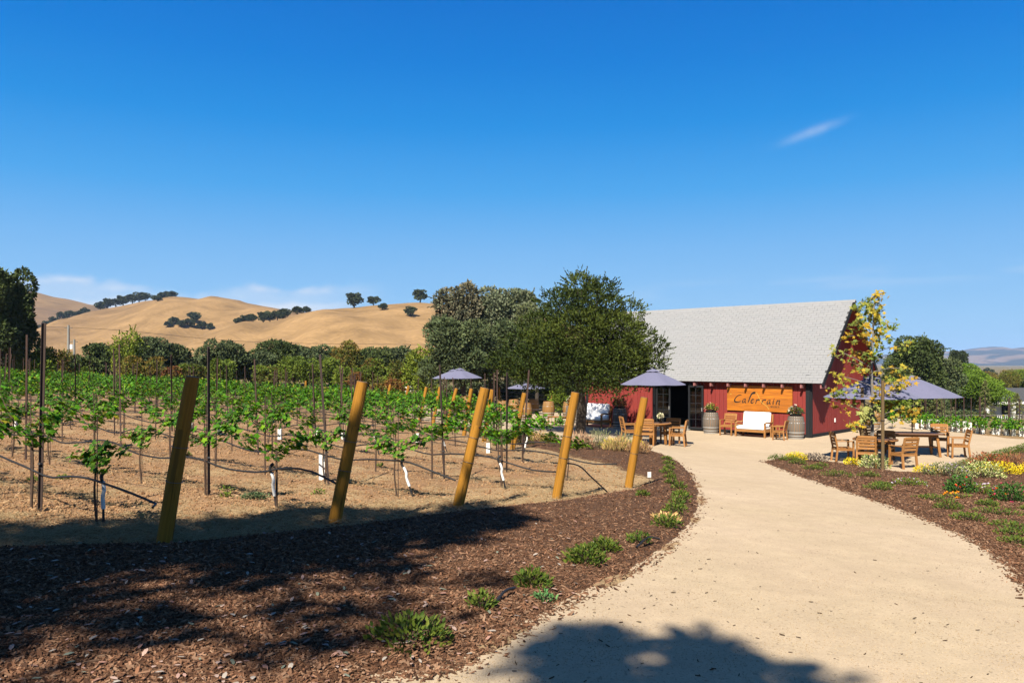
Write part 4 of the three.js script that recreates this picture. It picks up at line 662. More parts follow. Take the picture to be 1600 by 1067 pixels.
// trees beyond the fence
bigTree('live_oak', 'dark oak rising behind the yellow-leaved young tree', 1425, 75, 522, 650, 48, OAK, .2, 520, undefined, { n: 22 });
bigTree('live_oak', 'grey-green oak beside the clipped green dome', 1462, 88, 553, 640, 40, OAKG, .2, 480, undefined, { n: 14 });
bigTree('conifer_tree', 'small dark conifer standing above the green dome', 1497, 120, 546, 610, 17, [[.035, .055, .03], [.045, .065, .035]], .2, 760, undefined, { n: 14 });
bigTree('garden_shrub', 'large clipped bright green domed shrub beyond the fence', 1497, 98, 573, 652, 72, [[.105, .19, .02], [.13, .22, .025], [.085, .16, .018]], .17, 900, undefined, { n: 30, shell: .8 });
for (const [b, d, t, l, h, c] of [[1400, 66, 585, 660, 40, BRIGHT], [1455, 78, 618, 664, 34, OAKG], [1390, 78, 612, 664, 30, OAK], [1560, 140, 578, 640, 34, BROWNG], [1590, 142, 570, 640, 38, BRIGHT], [1625, 140, 568, 640, 40, OAKG], [1530, 78, 646, 668, 30, OAK], [1540, 150, 586, 630, 40, OAKG], [1420, 76, 630, 666, 40, BROWNG], [1490, 76, 642, 668, 34, OAKG]]) bigTree('garden_shrub', 'mixed green shrub among the plantings beyond the rail fence', b, d, t, l, h, c, .15, 560, 'shrubs beyond the rail fence', { n: 12 });
function conifer(bx, d, top, low, half, label) { // drooping, tiered cedar
  const [x, z] = P(bx, d), g = groundAt(x, z), h = EYE + (568 - top) / 1245 * d - g, w = half / 1245 * d, o = thing('cedar_tree', label, 'tree', [x, g, z], 0, 'young cedars beyond the fence'), L = new Leaves(), wood = [];
  for (let k = 0; k < 46; k++) { const t = k / 46, y = h * (.06 + .9 * t), r = w * (1 - t) * rr(.75, 1.1) + .06, a = k * 2.4; wood.push(limb([[0, y, 0], [Math.cos(a) * r * .6, y + .05, Math.sin(a) * r * .6], [Math.cos(a) * r, y - .12, Math.sin(a) * r]], .018, .004, 3, 4)); for (let q = 0; q < 60; q++) { const s = Math.sqrt(R()); L.leaf(Math.cos(a) * r * s + rr(-.12, .12) * r, y + .04 - .15 * s * s + rr(-.05, .05), Math.sin(a) * r * s + rr(-.12, .12) * r, rr(-1, 1), rr(-.5, .3), rr(-1, 1), .13, .05, vary(pick([[.15, .17, .06], [.12, .15, .06], [.18, .19, .08]]), .2)); } }
  part('crown', L.geo(), M.leaf, o, 'stuff'); part('trunk', limb([[0, -.1, 0], [0, h * .5, 0], [0, h, 0]], .08, .01, 4, 7), M.bark, o); part('limbs', mergeGeometries(wood), M.bark, o);
}
conifer(1466, 72, 614, 660, 32, 'soft green cedar behind the oval table umbrella'); conifer(1540, 72, 590, 660, 22, 'thin upright cedar in front of the house porch'); conifer(1590, 72, 612, 660, 26, 'soft green cedar covering part of the house roof'); conifer(1630, 72, 610, 660, 26, 'soft green cedar past the house roof');
// oaks on the hills
const oakFar = Array.from({ length: 6 }, (_, k) => { const o = new THREE.Group(), L = new Leaves(); crown(L, clumpy(4.4, 6.0, 1.2, 9, .9), 75, .85, .6, [[.05, .068, .032], [.06, .08, .038], [.042, .058, .028]], {}); part('crown', L.geo(), M.leaf, o, 'stuff'); part('trunk', limb([[0, -1, 0], [.2, 1.2, 0], [0, 2.8, 0]], .45, .3, 3, 6), M.bark, o); return o; });
function hillOak(hl, b, t, s, label, group, flat = 1) { const p = hl.at((b - 800) / 1245, t), o = pick(oakFar).clone(); o.name = numbered('hill_oak'); tag(o, label, 'tree', group); o.position.set(p[0], p[1] - .4, p[2]); o.rotation.y = R() * 6; o.scale.set(s, s * flat, s); scene.add(o); }
hillOak(hillC, 553, .92, 1.15, 'larger of the paired oaks on the crest of the rounded hill'); hillOak(hillC, 583, .93, .8, 'smaller of the paired oaks on the crest of the rounded hill'); hillOak(hillC, 656, .9, 1.0, 'lone round oak on the crest of the rounded hill close to the smoky tree'); hillOak(hillC, 598, .7, .55, 'small oak just below the crest of the rounded hill'); hillOak(hillC, 641, .58, .7, 'leaning oak on the slope below the lone crest oak'); hillOak(hillC, 684, .92, .5, 'tiny oak at the rounded hill crest touching the smoky tree');
for (const [b, t, s] of [[372, .9, .9], [382, .92, 1.0], [393, .92, 1.0], [411, .94, 1.2], [421, .95, 1.25], [433, .96, 1.2], [445, .96, 1.1], [464, .96, 1.1], [479, .97, .8]]) hillOak(hillC, b, t, s * .7, 'oak in the grove on the shoulder of the rounded hill', 'oaks on the shoulder of the rounded hill');
hillOak(hillM, 268, .86, 1.1, 'spreading oak just below the broad hill crest', undefined, .75); hillOak(hillM, 246, .58, .75, 'single oak alone on the middle of the broad hill', undefined, .8);
for (const [b, t, s] of [[262, .26, .9], [272, .28, 1.1], [283, .27, 1.0], [296, .29, 1.1], [303, .33, 1.4], [315, .3, 1.1], [327, .3, .9]]) hillOak(hillM, b, t, s * .72, 'oak in the cluster at the foot of the broad hill', 'oaks at the foot of the broad hill');
for (const [b, t, s] of [[62, .93, .9], [72, .93, 1.0], [84, .94, 1.0], [97, .95, 1.1], [108, .96, 1.0], [120, .96, .9], [132, .97, 1.1], [156, .98, 1.2], [168, .98, 1.3], [180, .99, 1.2], [192, 1, 1.4], [206, 1, 1.2], [217, 1.01, 1.3], [226, 1.01, 1.1], [239, 1.01, .7], [251, 1.02, 1.0], [258, 1.02, 1.1]]) hillOak(hillM, b, t - .02, s * .95, 'oak in the long grove along the broad hill ridge', 'oaks along the broad hill ridge');
for (let k = 0; k < 26; k++) { const b = rr(1395, 1680), d = rr(240, 700), [x, z] = P(b, d), o = pick(oakFar).clone(), sc = rr(.7, 1.15); o.name = numbered('valley_tree'); tag(o, 'dark tree in the valley between the house and the distant mountains', 'tree', 'trees in the far valley'); o.position.set(x, H(x, z) - .3, z); o.rotation.y = R() * 6; o.scale.setScalar(sc); scene.add(o); }
// utility poles and line
{ const mk = (bx, d, top, label, can) => { const [x, z] = P(bx, d), g = groundAt(x, z), h = EYE + (568 - top) / 1245 * d - g, o = thing('utility_pole', label, 'pole', [x, g, z]); part('pole_shaft', new THREE.CylinderGeometry(.12, .16, h, 9).translate(0, h / 2, 0), M.concrete, o); part('cross_arm', box(.9, .09, .09, 0, h - .3, 0), M.fenceWood, o); if (can) part('transformer', new THREE.CylinderGeometry(.22, .22, .55, 10).translate(-.3, h - .9, 0), M.whitePaint, o); return [x, g + h - .25, z]; };
  const a = mk(106, 90, 508, 'tall grey utility pole in front of the golden hill', false), b = mk(115, 96, 530, 'shorter utility pole with a pale transformer can', true);
  const w = new THREE.Mesh(limb([[a[0] - 60, a[1] - 1, a[2] - 5], a, [a[0] + 20, a[1] - 1.6, a[2]], [a[0] + 45, a[1] - 2, a[2]]], .02, .02, 24, 4), M.steel); w.name = 'power_line'; tag(w, 'thin power line running from the tall utility pole', 'cable'); scene.add(w); }
// house beyond the fence
{ const [x, z] = P(1590, 112), g = groundAt(x, z), o = thing('house', 'white house with grey hip roof and columned porch beyond the fence', 'house', [x, g, z], .1), hw = 8, dp = 6;
  part('wall', box(hw * 2 - 3, 2.8, dp * 1.4, 1.5, 1.4, -2), M.whitePaint, o);
  const hip = (w, d, y, h, ov) => { const s = [[-w - ov, y, d + ov], [w + ov, y, d + ov], [w + ov, y, -d - ov], [-w - ov, y, -d - ov], [-w + d, y + h, 0], [w - d, y + h, 0]], ix = [0, 1, 5, 0, 5, 4, 1, 2, 5, 2, 3, 4, 2, 4, 5, 3, 0, 4, 0, 3, 2, 0, 2, 1], gg = new THREE.BufferGeometry(); gg.setAttribute('position', new THREE.Float32BufferAttribute(ix.flatMap((k) => s[k]), 3)); gg.setAttribute('uv', new THREE.Float32BufferAttribute(ix.flatMap((k) => [s[k][0] / 2, s[k][2] / 2]), 2)); gg.computeVertexNormals(); return gg; };
  part('roof', hip(hw, dp * .7, 2.85, 1.7, .7), M.roofGrey, o); part('fascia', mergeGeometries([box(hw * 2 + 1.4, .3, .08, 0, 2.7, dp * .7 + .7), box(.08, .3, dp * 1.4 + 1.3, -hw - .66, 2.7, 0)]), M.whitePaint, o);
  for (let k = 0; k < 5; k++) part('column', box(.32, 2.6, .32, -hw + .2 + k * 3.8, 1.3, dp * .7 + .3), M.whitePaint, o);
  part('porch_floor', box(hw * 2, .3, 2.2, 0, .05, dp * .7 - .2), M.concrete, o);
  for (let k = 0; k < 4; k++) { const rx = -hw + .2 + k * 3.8; part('handrail', box(3.4, .1, .1, rx + 1.9, 1.0, dp * .7 + .3), M.whitePaint, o); for (let q = 0; q < 12; q++) part('baluster', box(.08, .8, .06, rx + .36 + q * .28, .6, dp * .7 + .3), M.whitePaint, o); }
  for (const wx of [-3.5, .5, 4.5]) { const w = part('window', box(1.3, 1.4, .08, wx, 1.6, dp * .7 - 1.98), M.whitePaint, o); part('pane', box(1.1, 1.2, .04, wx, 1.6, dp * .7 - 1.93), M.black, w); } }
// young plane tree with stakes
R = rngOf(61);
{
  const x = 11.0, z = -24.35 + .9, tx = 10.5, tz = -23.25, g = groundAt(tx, tz), o = thing('plane_tree', 'young plane tree with yellow autumn leaves in the mulch bed', 'tree', [tx, g, tz]), L = new Leaves(), wood = [];
  part('trunk', limb([[0, -.1, 0], [.03, 1.4, 0], [.0, 3, .03], [.1, 5.0, 0]], .06, .012, 14, 8), M.paleBark, o);
  const br = [];
  for (let k = 0; k < 38; k++) { const y = 1.0 + 4.0 * Math.pow(k / 38, .95), a = k * 2.4 + rr(-.5, .5), len = lerp(1.3, .25, Math.pow(k / 38, 1.5)) * rr(.7, 1.15), e = [Math.cos(a) * len, y + len * rr(.05, .55), Math.sin(a) * len * .9]; br.push([[0, y, 0], e]); wood.push(limb([[0.02, y, 0], [e[0] * .5, (y + e[1]) / 2 + .06, e[2] * .5], e], .014, .004, 5, 5)); }
  const cols = [[.44, .30, .02], [.48, .36, .03], [.36, .33, .04], [.26, .29, .05], [.40, .27, .03], [.28, .32, .08], [.17, .23, .04], [.14, .20, .03]];
  for (const [p, q] of br) { const n = 18 + Math.floor(R() * 20), own = pick(cols); for (let k = 0; k < n; k++) { const t = .25 + .78 * Math.sqrt(R()); L.lobed(lerp(p[0], q[0], t) + rr(-.16, .16), lerp(p[1], q[1], t) + rr(-.2, .12), lerp(p[2], q[2], t) + rr(-.16, .16), rr(.11, .2), vary(R() < .55 ? own : pick(cols), .2), 5, .45, V(rr(-1, .4), rr(-.1, 1.2), rr(-.3, 1.2))); } }
  for (let k = 0; k < 40; k++) L.lobed(rr(-.35, .15), rr(1.35, 1.75), rr(-.1, .35), rr(.15, .26), vary([.34, .38, .13], .15), 5, .4, V(rr(-1, 1), rr(.1, 1), 1));
  part('limbs', mergeGeometries(wood), M.paleBark, o); part('crown', L.geo(), M.thinLeaf, o, 'stuff');
  for (const [sx, sz, h, label] of [[10.28, -23.35, 2.3, 'round timber tree stake on the barn side of the plane tree'], [10.18, -21.85, 2.45, 'round timber tree stake standing in the mulch in front of the round table']]) { const s = thing('tree_stake', label, 'stake', [sx, groundAt(sx, sz), sz]); part('shaft', new THREE.CylinderGeometry(.042, .046, h + .1, 12).translate(0, h / 2 - .05, 0), M.stakeWood, s); part('tie', new THREE.TorusGeometry(.05, .012, 5, 14).rotateX(Math.PI / 2).translate(0, 1.35, 0), M.hose, s); }
}
// shade oak: stands beside and behind the viewpoint, its crown shades the mulch and part of the path
{
  const sdS = sdPoly([[-9, -4.5], [-7, -7.2], [-4.6, -7.4], [-3.4, -8.1], [-2.5, -9.0], [-1.5, -9.1], [-.75, -9.85], [-.05, -9.4], [-.35, -8.0], [-.85, -6.9], [-1.45, -6.2], [-2.0, -5.5], [-2.4, -4.6], [-2.3, -3], [-3, -1], [-9, -1]]), cl = [], tr = [-8.2, 3.8];
  const tx = tr[0], tz = tr[1], g = groundAt(tx, tz);
  for (let k = 0; k < 900 && cl.length < 96; k++) { const x = rr(-9, 0), z = rr(-10.5, -1); const d = sdS(x, z); if (d < .1 || (z > -5.8 && R() < .45)) continue; const h = rr(7, 12), r = clamp(d * 1.1, .28, .8) * rr(.7, 1); cl.push([x - .343 * h - tx, h + .1, z + .961 * h - tz, r, r * .6, r]); }
  for (const [x, z, r] of [[.15, -4.5, .24], [.42, -4.42, .22], [1.05, -4.3, .26], [.2, -3.95, .36], [.75, -3.85, .36], [1.25, -3.75, .3], [.35, -3.2, .5], [1.0, -3.0, .5], [-.3, -2.6, .5]]) { for (let q = 0; q < 3; q++) { const h = rr(10, 14.5), a = x + rr(-.5, .5) * r, b = z + rr(-.4, .4) * r; cl.push([a - .343 * h - tx, h, b + .961 * h - tz, r * .85, r * .55, r * .85]); } }
  for (const [x, z, r] of [[-3.1, -7.6, .42], [-2.95, -8.1, .4], [-2.75, -8.55, .38], [-2.5, -8.95, .34], [-2.0, -8.9, .3]]) { const h = rr(7, 10); cl.push([x - .343 * h - tx, h, z + .961 * h - tz, r, r * .6, r]); }
  for (let k = 0; k < 70; k++) { const x = rr(-17, -4), z = rr(-5.5, 6), h = rr(8, 13), r = rr(.8, 1.3); cl.push([x - .343 * h - tx, h, z + .961 * h - tz, r, r * .6, r]); }
  for (let k = 0; k < 18; k++) { const x = rr(-2.8, -.4), z = rr(-6.2, -3.9), h = rr(8, 12), r = rr(.12, .3); cl.push([x - .343 * h - tx, h, z + .961 * h - tz, r, r * .6, r]); }
  tree('live_oak', 'spreading oak beside the path whose crown shades the mulch', undefined, [tx, tz], 5, .4, cl, { n: 1300, l: .18, w: .11 }, OAK, { shell: .05 });
}

// ---------- planting ----------
R = rngOf(71);
function shrub(name, label, [x, z], w, h, n, l, cols, { group, flowers, fn = 0, fl = .03, open = .2, spike = 0, m = M.leaf, cat = 'plant' } = {}) {
  const o = thing(name, label, cat, [x, groundAt(x, z) - .01, z], R() * 6, group), L = new Leaves(), wood = [], nb = 9;
  for (let k = 0; k < nb; k++) { const a = k / nb * 6.28, q = rr(.5, .95); wood.push(limb([[0, 0, 0], [Math.cos(a) * w * .3 * q, h * .45, Math.sin(a) * w * .3 * q], [Math.cos(a) * w * .8 * q, h * rr(.55, .9), Math.sin(a) * w * .8 * q]], .006, .002, 3, 4)); }
  for (let k = 0; k < n; k++) { const [a, b, c] = onBall(), q = lerp(open, 1, Math.sqrt(R())) * (.8 + .4 * fbm(a * 2.5 + x * 7, c * 2.5 + b * 2, 2)); const y = Math.abs(b) * h * q; L.leaf(a * w * q, y * .95 + .01, c * w * q, a + rr(-.6, .6), (spike ? 1.6 : .7) + rr(-.3, .6), c + rr(-.6, .6), l * rr(.7, 1.3), l * (spike ? .16 : .5), vary(pick(cols), .25)); }
  part('stems', mergeGeometries(wood), M.vineStem, o); part('foliage', L.geo(), m, o, 'stuff');
  if (flowers) { const F = new Leaves(); for (let k = 0; k < fn; k++) { const [a, b, c] = onBall(), q = rr(.85, 1.08), col = pick(flowers); for (let s = 0; s < 5; s++) F.leaf(a * w * q, Math.abs(b) * h * q + .015, c * w * q, rr(-1, 1), rr(.1, 1), rr(-1, 1), fl, fl * .8, vary(col, .12)); } part('blossoms', F.geo(), m, o, 'stuff'); }
  return o;
}
const GCOV = [[.06, .12, .015], [.10, .16, .02], [.15, .20, .03]], YEL = [[.62, .50, .012], [.70, .56, .02], [.55, .48, .02]], SAGE = [[.20, .22, .13], [.25, .26, .16], [.15, .19, .09]], VARI = [[.45, .48, .24], [.58, .58, .36], [.22, .30, .09], [.15, .22, .06]], STRAW = [[.45, .32, .15], [.52, .40, .2], [.35, .22, .12]], DKP = [[.07, .05, .06], [.12, .10, .09], [.09, .08, .09]];
const gc = (x, z, w, h, n, label, group) => shrub('ground_cover', label, [x, z], w, h, n, .045, GCOV, { group, m: M.thinLeaf });
// along the mulch beside the path
gc(.68, -7.34, .2, .17, 520, 'largest glossy green clump on the mulch edge beside the path'); gc(.92, -7.95, .15, .13, 330, 'glossy green clump just behind the largest mulch edge clump');
gc(.16, -6.36, .15, .13, 330, 'glossy green clump beside the small clover patch'); shrub('clover_patch', 'small blue-green clover patch at the path border', [.24, -6.02], .1, .06, 130, .035, [[.07, .19, .07], [.10, .22, .09]], {});
gc(-.62, -4.8, .26, .16, 420, 'dark green clump in dappled shade at the path border'); gc(-.22, -5.62, .1, .12, 130, 'yellowish sprig beside a short black pipe');
gc(1.36, -8.5, .14, .12, 150, 'sparse sprig beside the bent black pipe'); gc(1.9, -9.8, .18, .14, 300, 'green clump by the dry tan leaves on the path edge');
[[2.2, -10.9], [2.42, -11.5], [2.6, -12.2], [2.75, -13.0], [2.9, -13.9], [3.02, -14.8], [3.2, -15.8], [3.35, -16.8], [3.5, -17.9], [3.75, -19.2], [3.95, -20.6], [2.1, -12.6]].forEach(([x, z]) => gc(x + rr(-.08, .08), z, rr(.09, .17), rr(.08, .16), 150, 'small green clump in the row edging the curved path', 'green clumps edging the curved path'));
shrub('dry_sprig', 'dry tan leaves on the path edge beside a green clump', [1.98, -10.25], .2, .08, 120, .06, STRAW, {});
for (const [a, b] of [[[1.28, -8.2], [1.62, -8.75]], [[-.12, -5.75], [.02, -6.05]]]) { const o = new THREE.Mesh(limb([[a[0], groundAt(...a) + .01, a[1]], [(a[0] + b[0]) / 2, groundAt(...a) + .05, (a[1] + b[1]) / 2], [b[0], groundAt(...b) + .045, b[1]]], .011, .011, 8, 7), M.hose); o.name = numbered('drip_pipe'); tag(o, b[0] > 1 ? 'bent black drip pipe poking out of mulch beside a sparse sprig' : 'short black drip pipe poking out of mulch near the clover', 'pipe'); scene.add(o); }
// bed between vines and patio
shrub('sage_shrub', 'tall silvery sage with upright spikes in the bed by the fourth post', [2.55, -23.3], .42, .62, 620, .09, SAGE, { spike: 1 }); shrub('sage_shrub', 'silvery upright plant between yellow mounds behind the last post', [3.35, -23.9], .34, .55, 460, .09, SAGE, { spike: 1 });
shrub('ornamental_grass', 'pinkish tan grass tuft behind the fourth post', [1.95, -22.6], .36, .42, 520, .16, [[.32, .20, .15], [.38, .26, .18]], { spike: 1 }); shrub('ornamental_grass', 'straw coloured grass tuft in front of the silvery sage', [3.0, -22.7], .42, .34, 620, .14, STRAW.concat([[.3, .28, .08]]), { spike: 1 }); shrub('ornamental_grass', 'reddish tan grass beside the last end post', [3.55, -22.3], .36, .3, 480, .14, [[.34, .22, .14], [.28, .17, .1]], { spike: 1 });
shrub('yellow_groundcover', 'bright yellow mound beside the round vase table', [3.75, -24.5], .42, .24, 620, .05, YEL, {}); shrub('yellow_groundcover', 'small yellow mound behind the tall silvery sage', [3.0, -24.5], .3, .25, 420, .05, YEL, {});
[[.2, -25.2, OAKG, .4], [.9, -25.4, STRAW, .34], [.3, -23.3, BROWNG, .34], [-.6, -26.5, BRIGHT, .45], [-.3, -23.9, BRIGHT, .42], [1.2, -24.2, BROWNG, .3]].forEach(([x, z, c, h]) => shrub('low_shrub', 'low mixed shrub in the bed between the vine posts and the back patio', [x, z], rr(.3, .42), h, 520, .06, c, { group: 'low shrubs by the back patio' }));
{ const v = vineKinds[1].clone(); v.name = numbered('grapevine'); tag(v, 'single short grapevine at the bed edge behind the fourth post', 'grapevine'); v.position.set(1.1, groundAt(1.1, -22.6), -22.6); v.scale.setScalar(.85); v.rotation.y = .7; scene.add(v); }
// bed with the plane tree
shrub('yellow_groundcover', 'bright yellow mound at the tip of the flower bed', [8.55, -23.95], .36, .22, 620, .05, YEL, {}); shrub('dark_shrub', 'low dark purple shrub beside the yellow mound at the bed tip', [9.05, -23.75], .4, .24, 460, .05, DKP, {});
gc(7.75, -23.2, .3, .16, 300, 'green ground cover at the sandy tip of the flower bed'); gc(8.2, -23.4, .26, .14, 260, 'green ground cover behind the sandy bed tip');
gc(7.9, -22.0, .24, .13, 240, 'green patch on the path side of the bed near its tip', ''); gc(8.35, -21.5, .2, .12, 180, 'small green patch in the mulch in front of the dark purple shrub');
shrub('yellow_groundcover', 'small yellow mound at the foot of the plane tree', [9.85, -23.0], .24, .22, 360, .05, YEL, {}); shrub('variegated_shrub', 'cream variegated shrub at the foot of the plane tree', [10.15, -22.3], .42, .42, 760, .065, VARI, {});
shrub('yellow_groundcover', 'yellow mound behind the purple aster clump', [11.5, -22.0], .4, .26, 620, .05, YEL, {}); shrub('aster_clump', 'loose green clump with lilac flowers behind the red lantana', [11.35, -20.9], .6, .34, 620, .06, [[.12, .16, .06], [.16, .18, .09], [.10, .13, .06]], { flowers: [[.42, .36, .62]], fn: 40 });
shrub('dark_shrub', 'dark purple shrub between the lilac clump and the cream shrub', [12.1, -21.5], .36, .3, 420, .05, DKP, {}); shrub('variegated_shrub', 'larger cream variegated shrub beside the long yellow mound', [12.35, -20.9], .55, .46, 900, .065, VARI, {});
shrub('yellow_groundcover', 'long bright yellow mound beside the larger cream shrub', [13.4, -21.9], .7, .3, 980, .055, YEL, {}); shrub('yellow_groundcover', 'yellow mound with orange tips past the reddish grass', [14.1, -21.7], .42, .26, 520, .055, [[.62, .42, .03], [.6, .48, .03]], {});
shrub('ornamental_grass', 'reddish brown shrub behind the long yellow mound', [13.95, -23.3], .6, .4, 620, .07, [[.22, .06, .03], [.17, .07, .04], [.28, .1, .05]], {}); shrub('ornamental_grass', 'tan red grass at the green border behind the long yellow mound', [14.9, -23.6], .5, .36, 460, .1, [[.3, .16, .09], [.25, .1, .05]], { spike: 1 });
[[12.6, -22.9], [13.3, -23.7], [14.0, -24.4], [14.7, -25.0], [15.4, -25.7], [16.1, -26.4], [16.8, -27.1], [17.6, -27.8], [18.4, -28.6]].forEach(([x, z]) => gc(x + .2, z + .1, .42, .16, 360, 'green clump in the row edging the far side of the flower bed', 'green clumps edging the patio side of the bed'));
shrub('lantana', 'glossy green lantana with one bright red bloom', [9.35, -16.6], .32, .36, 560, .065, [[.035, .10, .02], [.05, .13, .025]], { flowers: [[.75, .06, .02], [.35, .03, .08]], fn: 10, fl: .04 }); shrub('lantana', 'glossy green lantana with orange and magenta blooms', [9.75, -15.55], .38, .36, 620, .065, [[.035, .10, .02], [.05, .13, .025]], { flowers: [[.75, .25, .03], [.40, .03, .12]], fn: 22, fl: .04 });
shrub('aster_clump', 'flat green clump with pale lilac flowers between the two lantanas', [9.75, -16.7], .5, .2, 380, .055, GCOV, { flowers: [[.55, .48, .72]], fn: 46 }); shrub('aster_clump', 'small clump with lilac flowers near the path side of the bed', [8.75, -17.5], .36, .15, 260, .05, GCOV, { flowers: [[.5, .45, .7]], fn: 14 }); shrub('marigold', 'tiny plants with orange blooms between the lantana and the ground cover', [8.75, -15.6], .28, .1, 90, .05, GCOV, { flowers: [[.75, .3, .02]], fn: 9, fl: .05 });
[[7.6, -18.6], [7.9, -17.0], [7.45, -16.2], [7.9, -14.9], [8.6, -14.4], [7.4, -13.5], [8.1, -13.3], [8.7, -13.0], [7.0, -12.2], [7.3, -11.6], [6.9, -10.9], [6.5, -10.2], [8.0, -11.7], [6.6, -9.7], [7.6, -9.9], [7.7, -20.4], [8.6, -19.2], [9.2, -14.0]].forEach(([x, z]) => gc(x, z, rr(.2, .38), rr(.07, .15), 260, 'trailing green ground cover in the mulch of the flower bed', 'trailing ground cover in the flower bed'));
for (let k = 0; k < 10; k++) { const a = rr(-9, -2.5), z = rr(-16, -8.5); if (sdBedL(a, z) > -.3) continue; shrub('weed_tuft', 'small green weed tuft on the tilled soil', [a, z], .09, .07, 60, .04, GCOV, { group: 'weeds on the vineyard soil' }); }
[[-3.35, -10.35, .2], [-7.5, -5.6, .4]].forEach(([x, z, w], k) => shrub('weed_tuft', k ? 'blue-green weed mat in the shaded mulch' : 'grey-green weed mat at the foot of a steel stake', [x, z], w, .07, 420, .035, [[.07, .12, .06], [.09, .14, .08]], {}));

// ---------- loose ground matter ----------
const inView = (x, z) => -z > 3.2 && Math.abs(x / -z) < .78;
function scatter(name, label, geo, material, count, place, color) {
  const m = new THREE.InstancedMesh(geo, material, count); m.name = numbered(name); m.userData = { kind: 'stuff', label, category: name.split('_').pop() }; const d = new THREE.Object3D(), c = new THREE.Color(); let n = 0;
  for (let t = 0; t < count * 30 && n < count; t++) { const p = place(); if (!p) continue; d.position.set(p[0], p[1], p[2]); d.rotation.set(p[3], p[4], p[5]); d.scale.set(p[6], p[7] ?? p[6], p[8] ?? p[6]); d.updateMatrix(); m.setMatrixAt(n, d.matrix); const q = color(); m.setColorAt(n, c.setRGB(...q)); n++; }
  m.count = n; scene.add(m); return m;
}
const chipGeo = (() => { const g = new THREE.BoxGeometry(1, .16, .34, 2, 1, 1), P = g.attributes.position; for (let k = 0; k < P.count; k++) { const x = P.getX(k); P.setZ(k, P.getZ(k) * (1 - .55 * Math.abs(x) * 1.2)); P.setY(k, P.getY(k) + .1 * Math.sin(x * 4)); } g.computeVertexNormals(); return g; })();
const rockGeo = (() => { const g = new THREE.IcosahedronGeometry(.5, 0), P = g.attributes.position; for (let k = 0; k < P.count; k++) { const h = .75 + .5 * hash(Math.round(P.getX(k) * 50), Math.round(P.getY(k) * 50 + P.getZ(k) * 91)); P.setXYZ(k, P.getX(k) * h, P.getY(k) * h * .7, P.getZ(k) * h); } g.computeVertexNormals(); return g; })();
const bladeGeo = (() => { const g = new THREE.BoxGeometry(1, .012, .014, 3, 1, 1), P = g.attributes.position; for (let k = 0; k < P.count; k++) P.setY(k, P.getY(k) + .16 * Math.sin((P.getX(k) + .5) * 2.6)); g.computeVertexNormals(); return g; })();
const depthPick = (a, b) => -1 / lerp(1 / a, 1 / b, R());
const mulchC = () => vary(pick([[.26, .135, .08], [.33, .175, .105], [.18, .095, .058], [.44, .26, .165], [.12, .062, .04]]), .25);
scatter('mulch_chips', 'loose bark chips on the mulch between vineyard and path', chipGeo, M.chip, 95000, () => { const z = depthPick(3.4, 30), x = -z * rr(-.72, .28), sd = sdBedL(x, z); if (!inView(x, z) || sd < -.02 - R() * R() * R() * .3) return null; const s = (.016 + .05 * R() * R()) * (z < -12 ? 1.3 : 1); return [x, (sd < 0 ? groundAt(x, z) : bedL(x, z)) + s * rr(.02, .16), z, rr(-.45, .45), R() * 6.28, rr(-.45, .45), s, s * rr(.6, 1.1), s * rr(.6, 1.1)]; }, mulchC);
scatter('mulch_chips', 'loose bark chips on the flower bed mulch', chipGeo, M.chip, 52000, () => { const z = depthPick(5, 30), x = -z * rr(.25, .78), sd = sdBedR(x, z); if (sd < -.02 - R() * R() * R() * .3) return null; const s = (.022 + .045 * R() * R()) * (z < -14 ? 1.3 : 1); return [x, (sd < 0 ? groundAt(x, z) : bedR(x, z)) + s * rr(.02, .16), z, rr(-.45, .45), R() * 6.28, rr(-.45, .45), s, s, s]; }, mulchC);
scatter('soil_clods', 'crumbled soil clods between the vine rows', rockGeo, M.chip, 60000, () => { const z = depthPick(6, 40), x = -z * rr(-.74, .25); if (sdBedL(x, z) > -.1 || sdPath(x, z) > -.1) return null; const s = rr(.006, .034) * (R() < .06 ? 1.9 : 1) * (z < -16 ? 1.25 : 1); return [x, soilH(x, z) + s * .12, z, R() * 6, R() * 6, R() * 6, s]; }, () => vary(pick([[.46, .27, .14], [.52, .31, .165], [.38, .21, .11], [.6, .39, .22]]), .18));
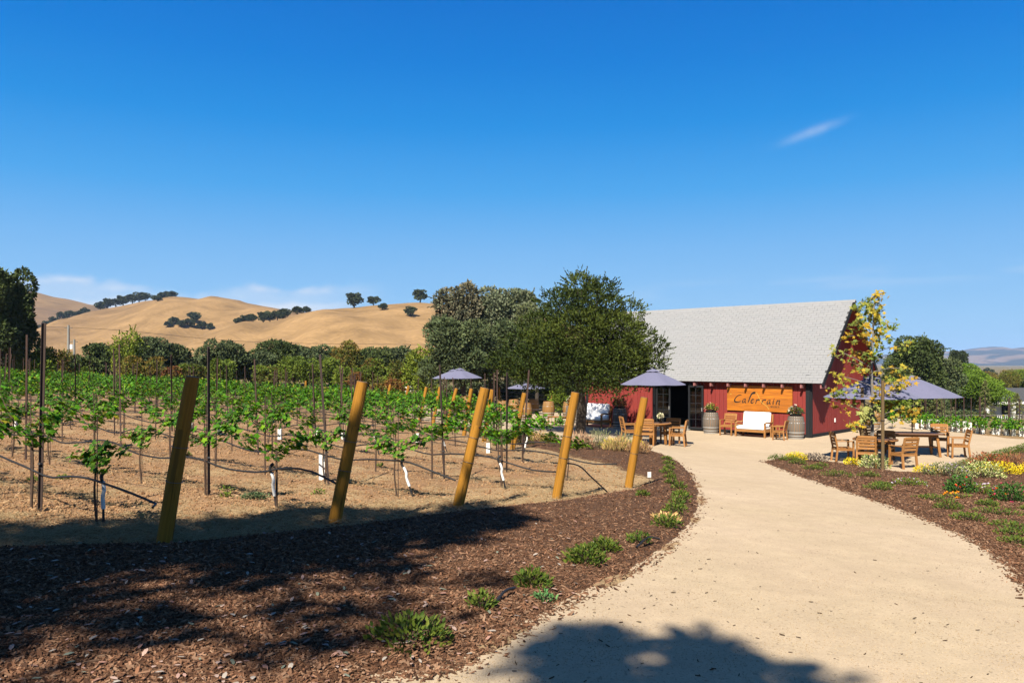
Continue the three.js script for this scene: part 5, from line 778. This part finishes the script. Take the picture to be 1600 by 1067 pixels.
scatter('dry_straw', 'dry straw strewn along the row ends and soil', bladeGeo, M.chip, 26000, () => { const z = depthPick(6, 34), x = -z * rr(-.74, .3), sd = sdBedL(x, z); if (sdPath(x, z) > -.2 || sd > .25) return null; const near = Math.exp(-Math.pow((sd + .45) / .55, 2)), patch = sstep(.5, .68, fbm(x * 1.7 + 30, z * 1.7, 4)); if (R() > near * .9 * (z > -16 ? 1 : .5) + patch * .55 + .05) return null; const s = rr(.06, .18); return [x, soilH(x, z) + rr(.004, .03), z, rr(-.4, .4), R() * 6.28, rr(-.35, .35), s, s * .8, s * .8]; }, () => vary(pick([[.70, .52, .29], [.78, .61, .36], [.55, .39, .2]]), .15));
const litterLeaf = (() => { const g = new THREE.BufferGeometry(), p = [-.5, 0, 0, -.15, .06, .2, .25, .1, .19, .5, .05, 0, .25, .1, -.19, -.15, .06, -.2]; g.setAttribute('position', new THREE.Float32BufferAttribute(p, 3)); g.setIndex([0, 1, 5, 1, 2, 5, 2, 4, 5, 2, 3, 4]); return g; })();
scatter('fallen_leaves', 'pale pinkish fallen leaves on the mulch', litterLeaf, mat([1, 1, 1], .85, { side: THREE.DoubleSide, specularIntensity: .2 }), 620, () => { const z = depthPick(3.5, 10), x = -z * rr(-.72, .12); if (sdBedL(x, z) < .02) return null; if (x < -1.6 && R() < .4) return null; const s = rr(.028, .065); return [x, bedL(x, z) + .012 + R() * .01, z, rr(-.3, .3), R() * 6.28, rr(-.3, .3), s]; }, () => vary(pick([[.62, .40, .34], [.70, .50, .42], [.62, .55, .48], [.5, .28, .22], [.30, .34, .26]]), .12));
scatter('path_litter', 'tiny twigs and bark bits scattered on the path', chipGeo, M.chip, 200, () => { const z = depthPick(4, 22), x = -z * rr(-.1, .6), sd = sdPath(x, z); if (sd < .02) return null; if (R() > .22 + Math.exp(-sd / .3)) return null; const s = rr(.012, .04); return [x, H(x, z) + .012, z, 0, R() * 6.28, 0, s, s * .8, s * .6]; }, () => vary([.14, .09, .055], .3));
scatter('path_grit', 'fine grit grains on the crushed granite path', rockGeo, M.chip, 26000, () => { const z = depthPick(3.9, 14), x = -z * rr(-.12, .68); if (sdPath(x, z) < .05) return null; const s = rr(.003, .0075); return [x, H(x, z) + .007, z, R() * 6, R() * 6, R() * 6, s]; }, () => vary(pick([[.62, .45, .25], [.75, .58, .36], [.5, .36, .2], [.82, .70, .5]]), .12));
scene.fog = new THREE.FogExp2(new THREE.Color(.42, .62, 1), .00009);
scene.traverse((o) => { if (o.isMesh) { o.castShadow = true; o.receiveShadow = true; } });
renderer.render(scene, camera);
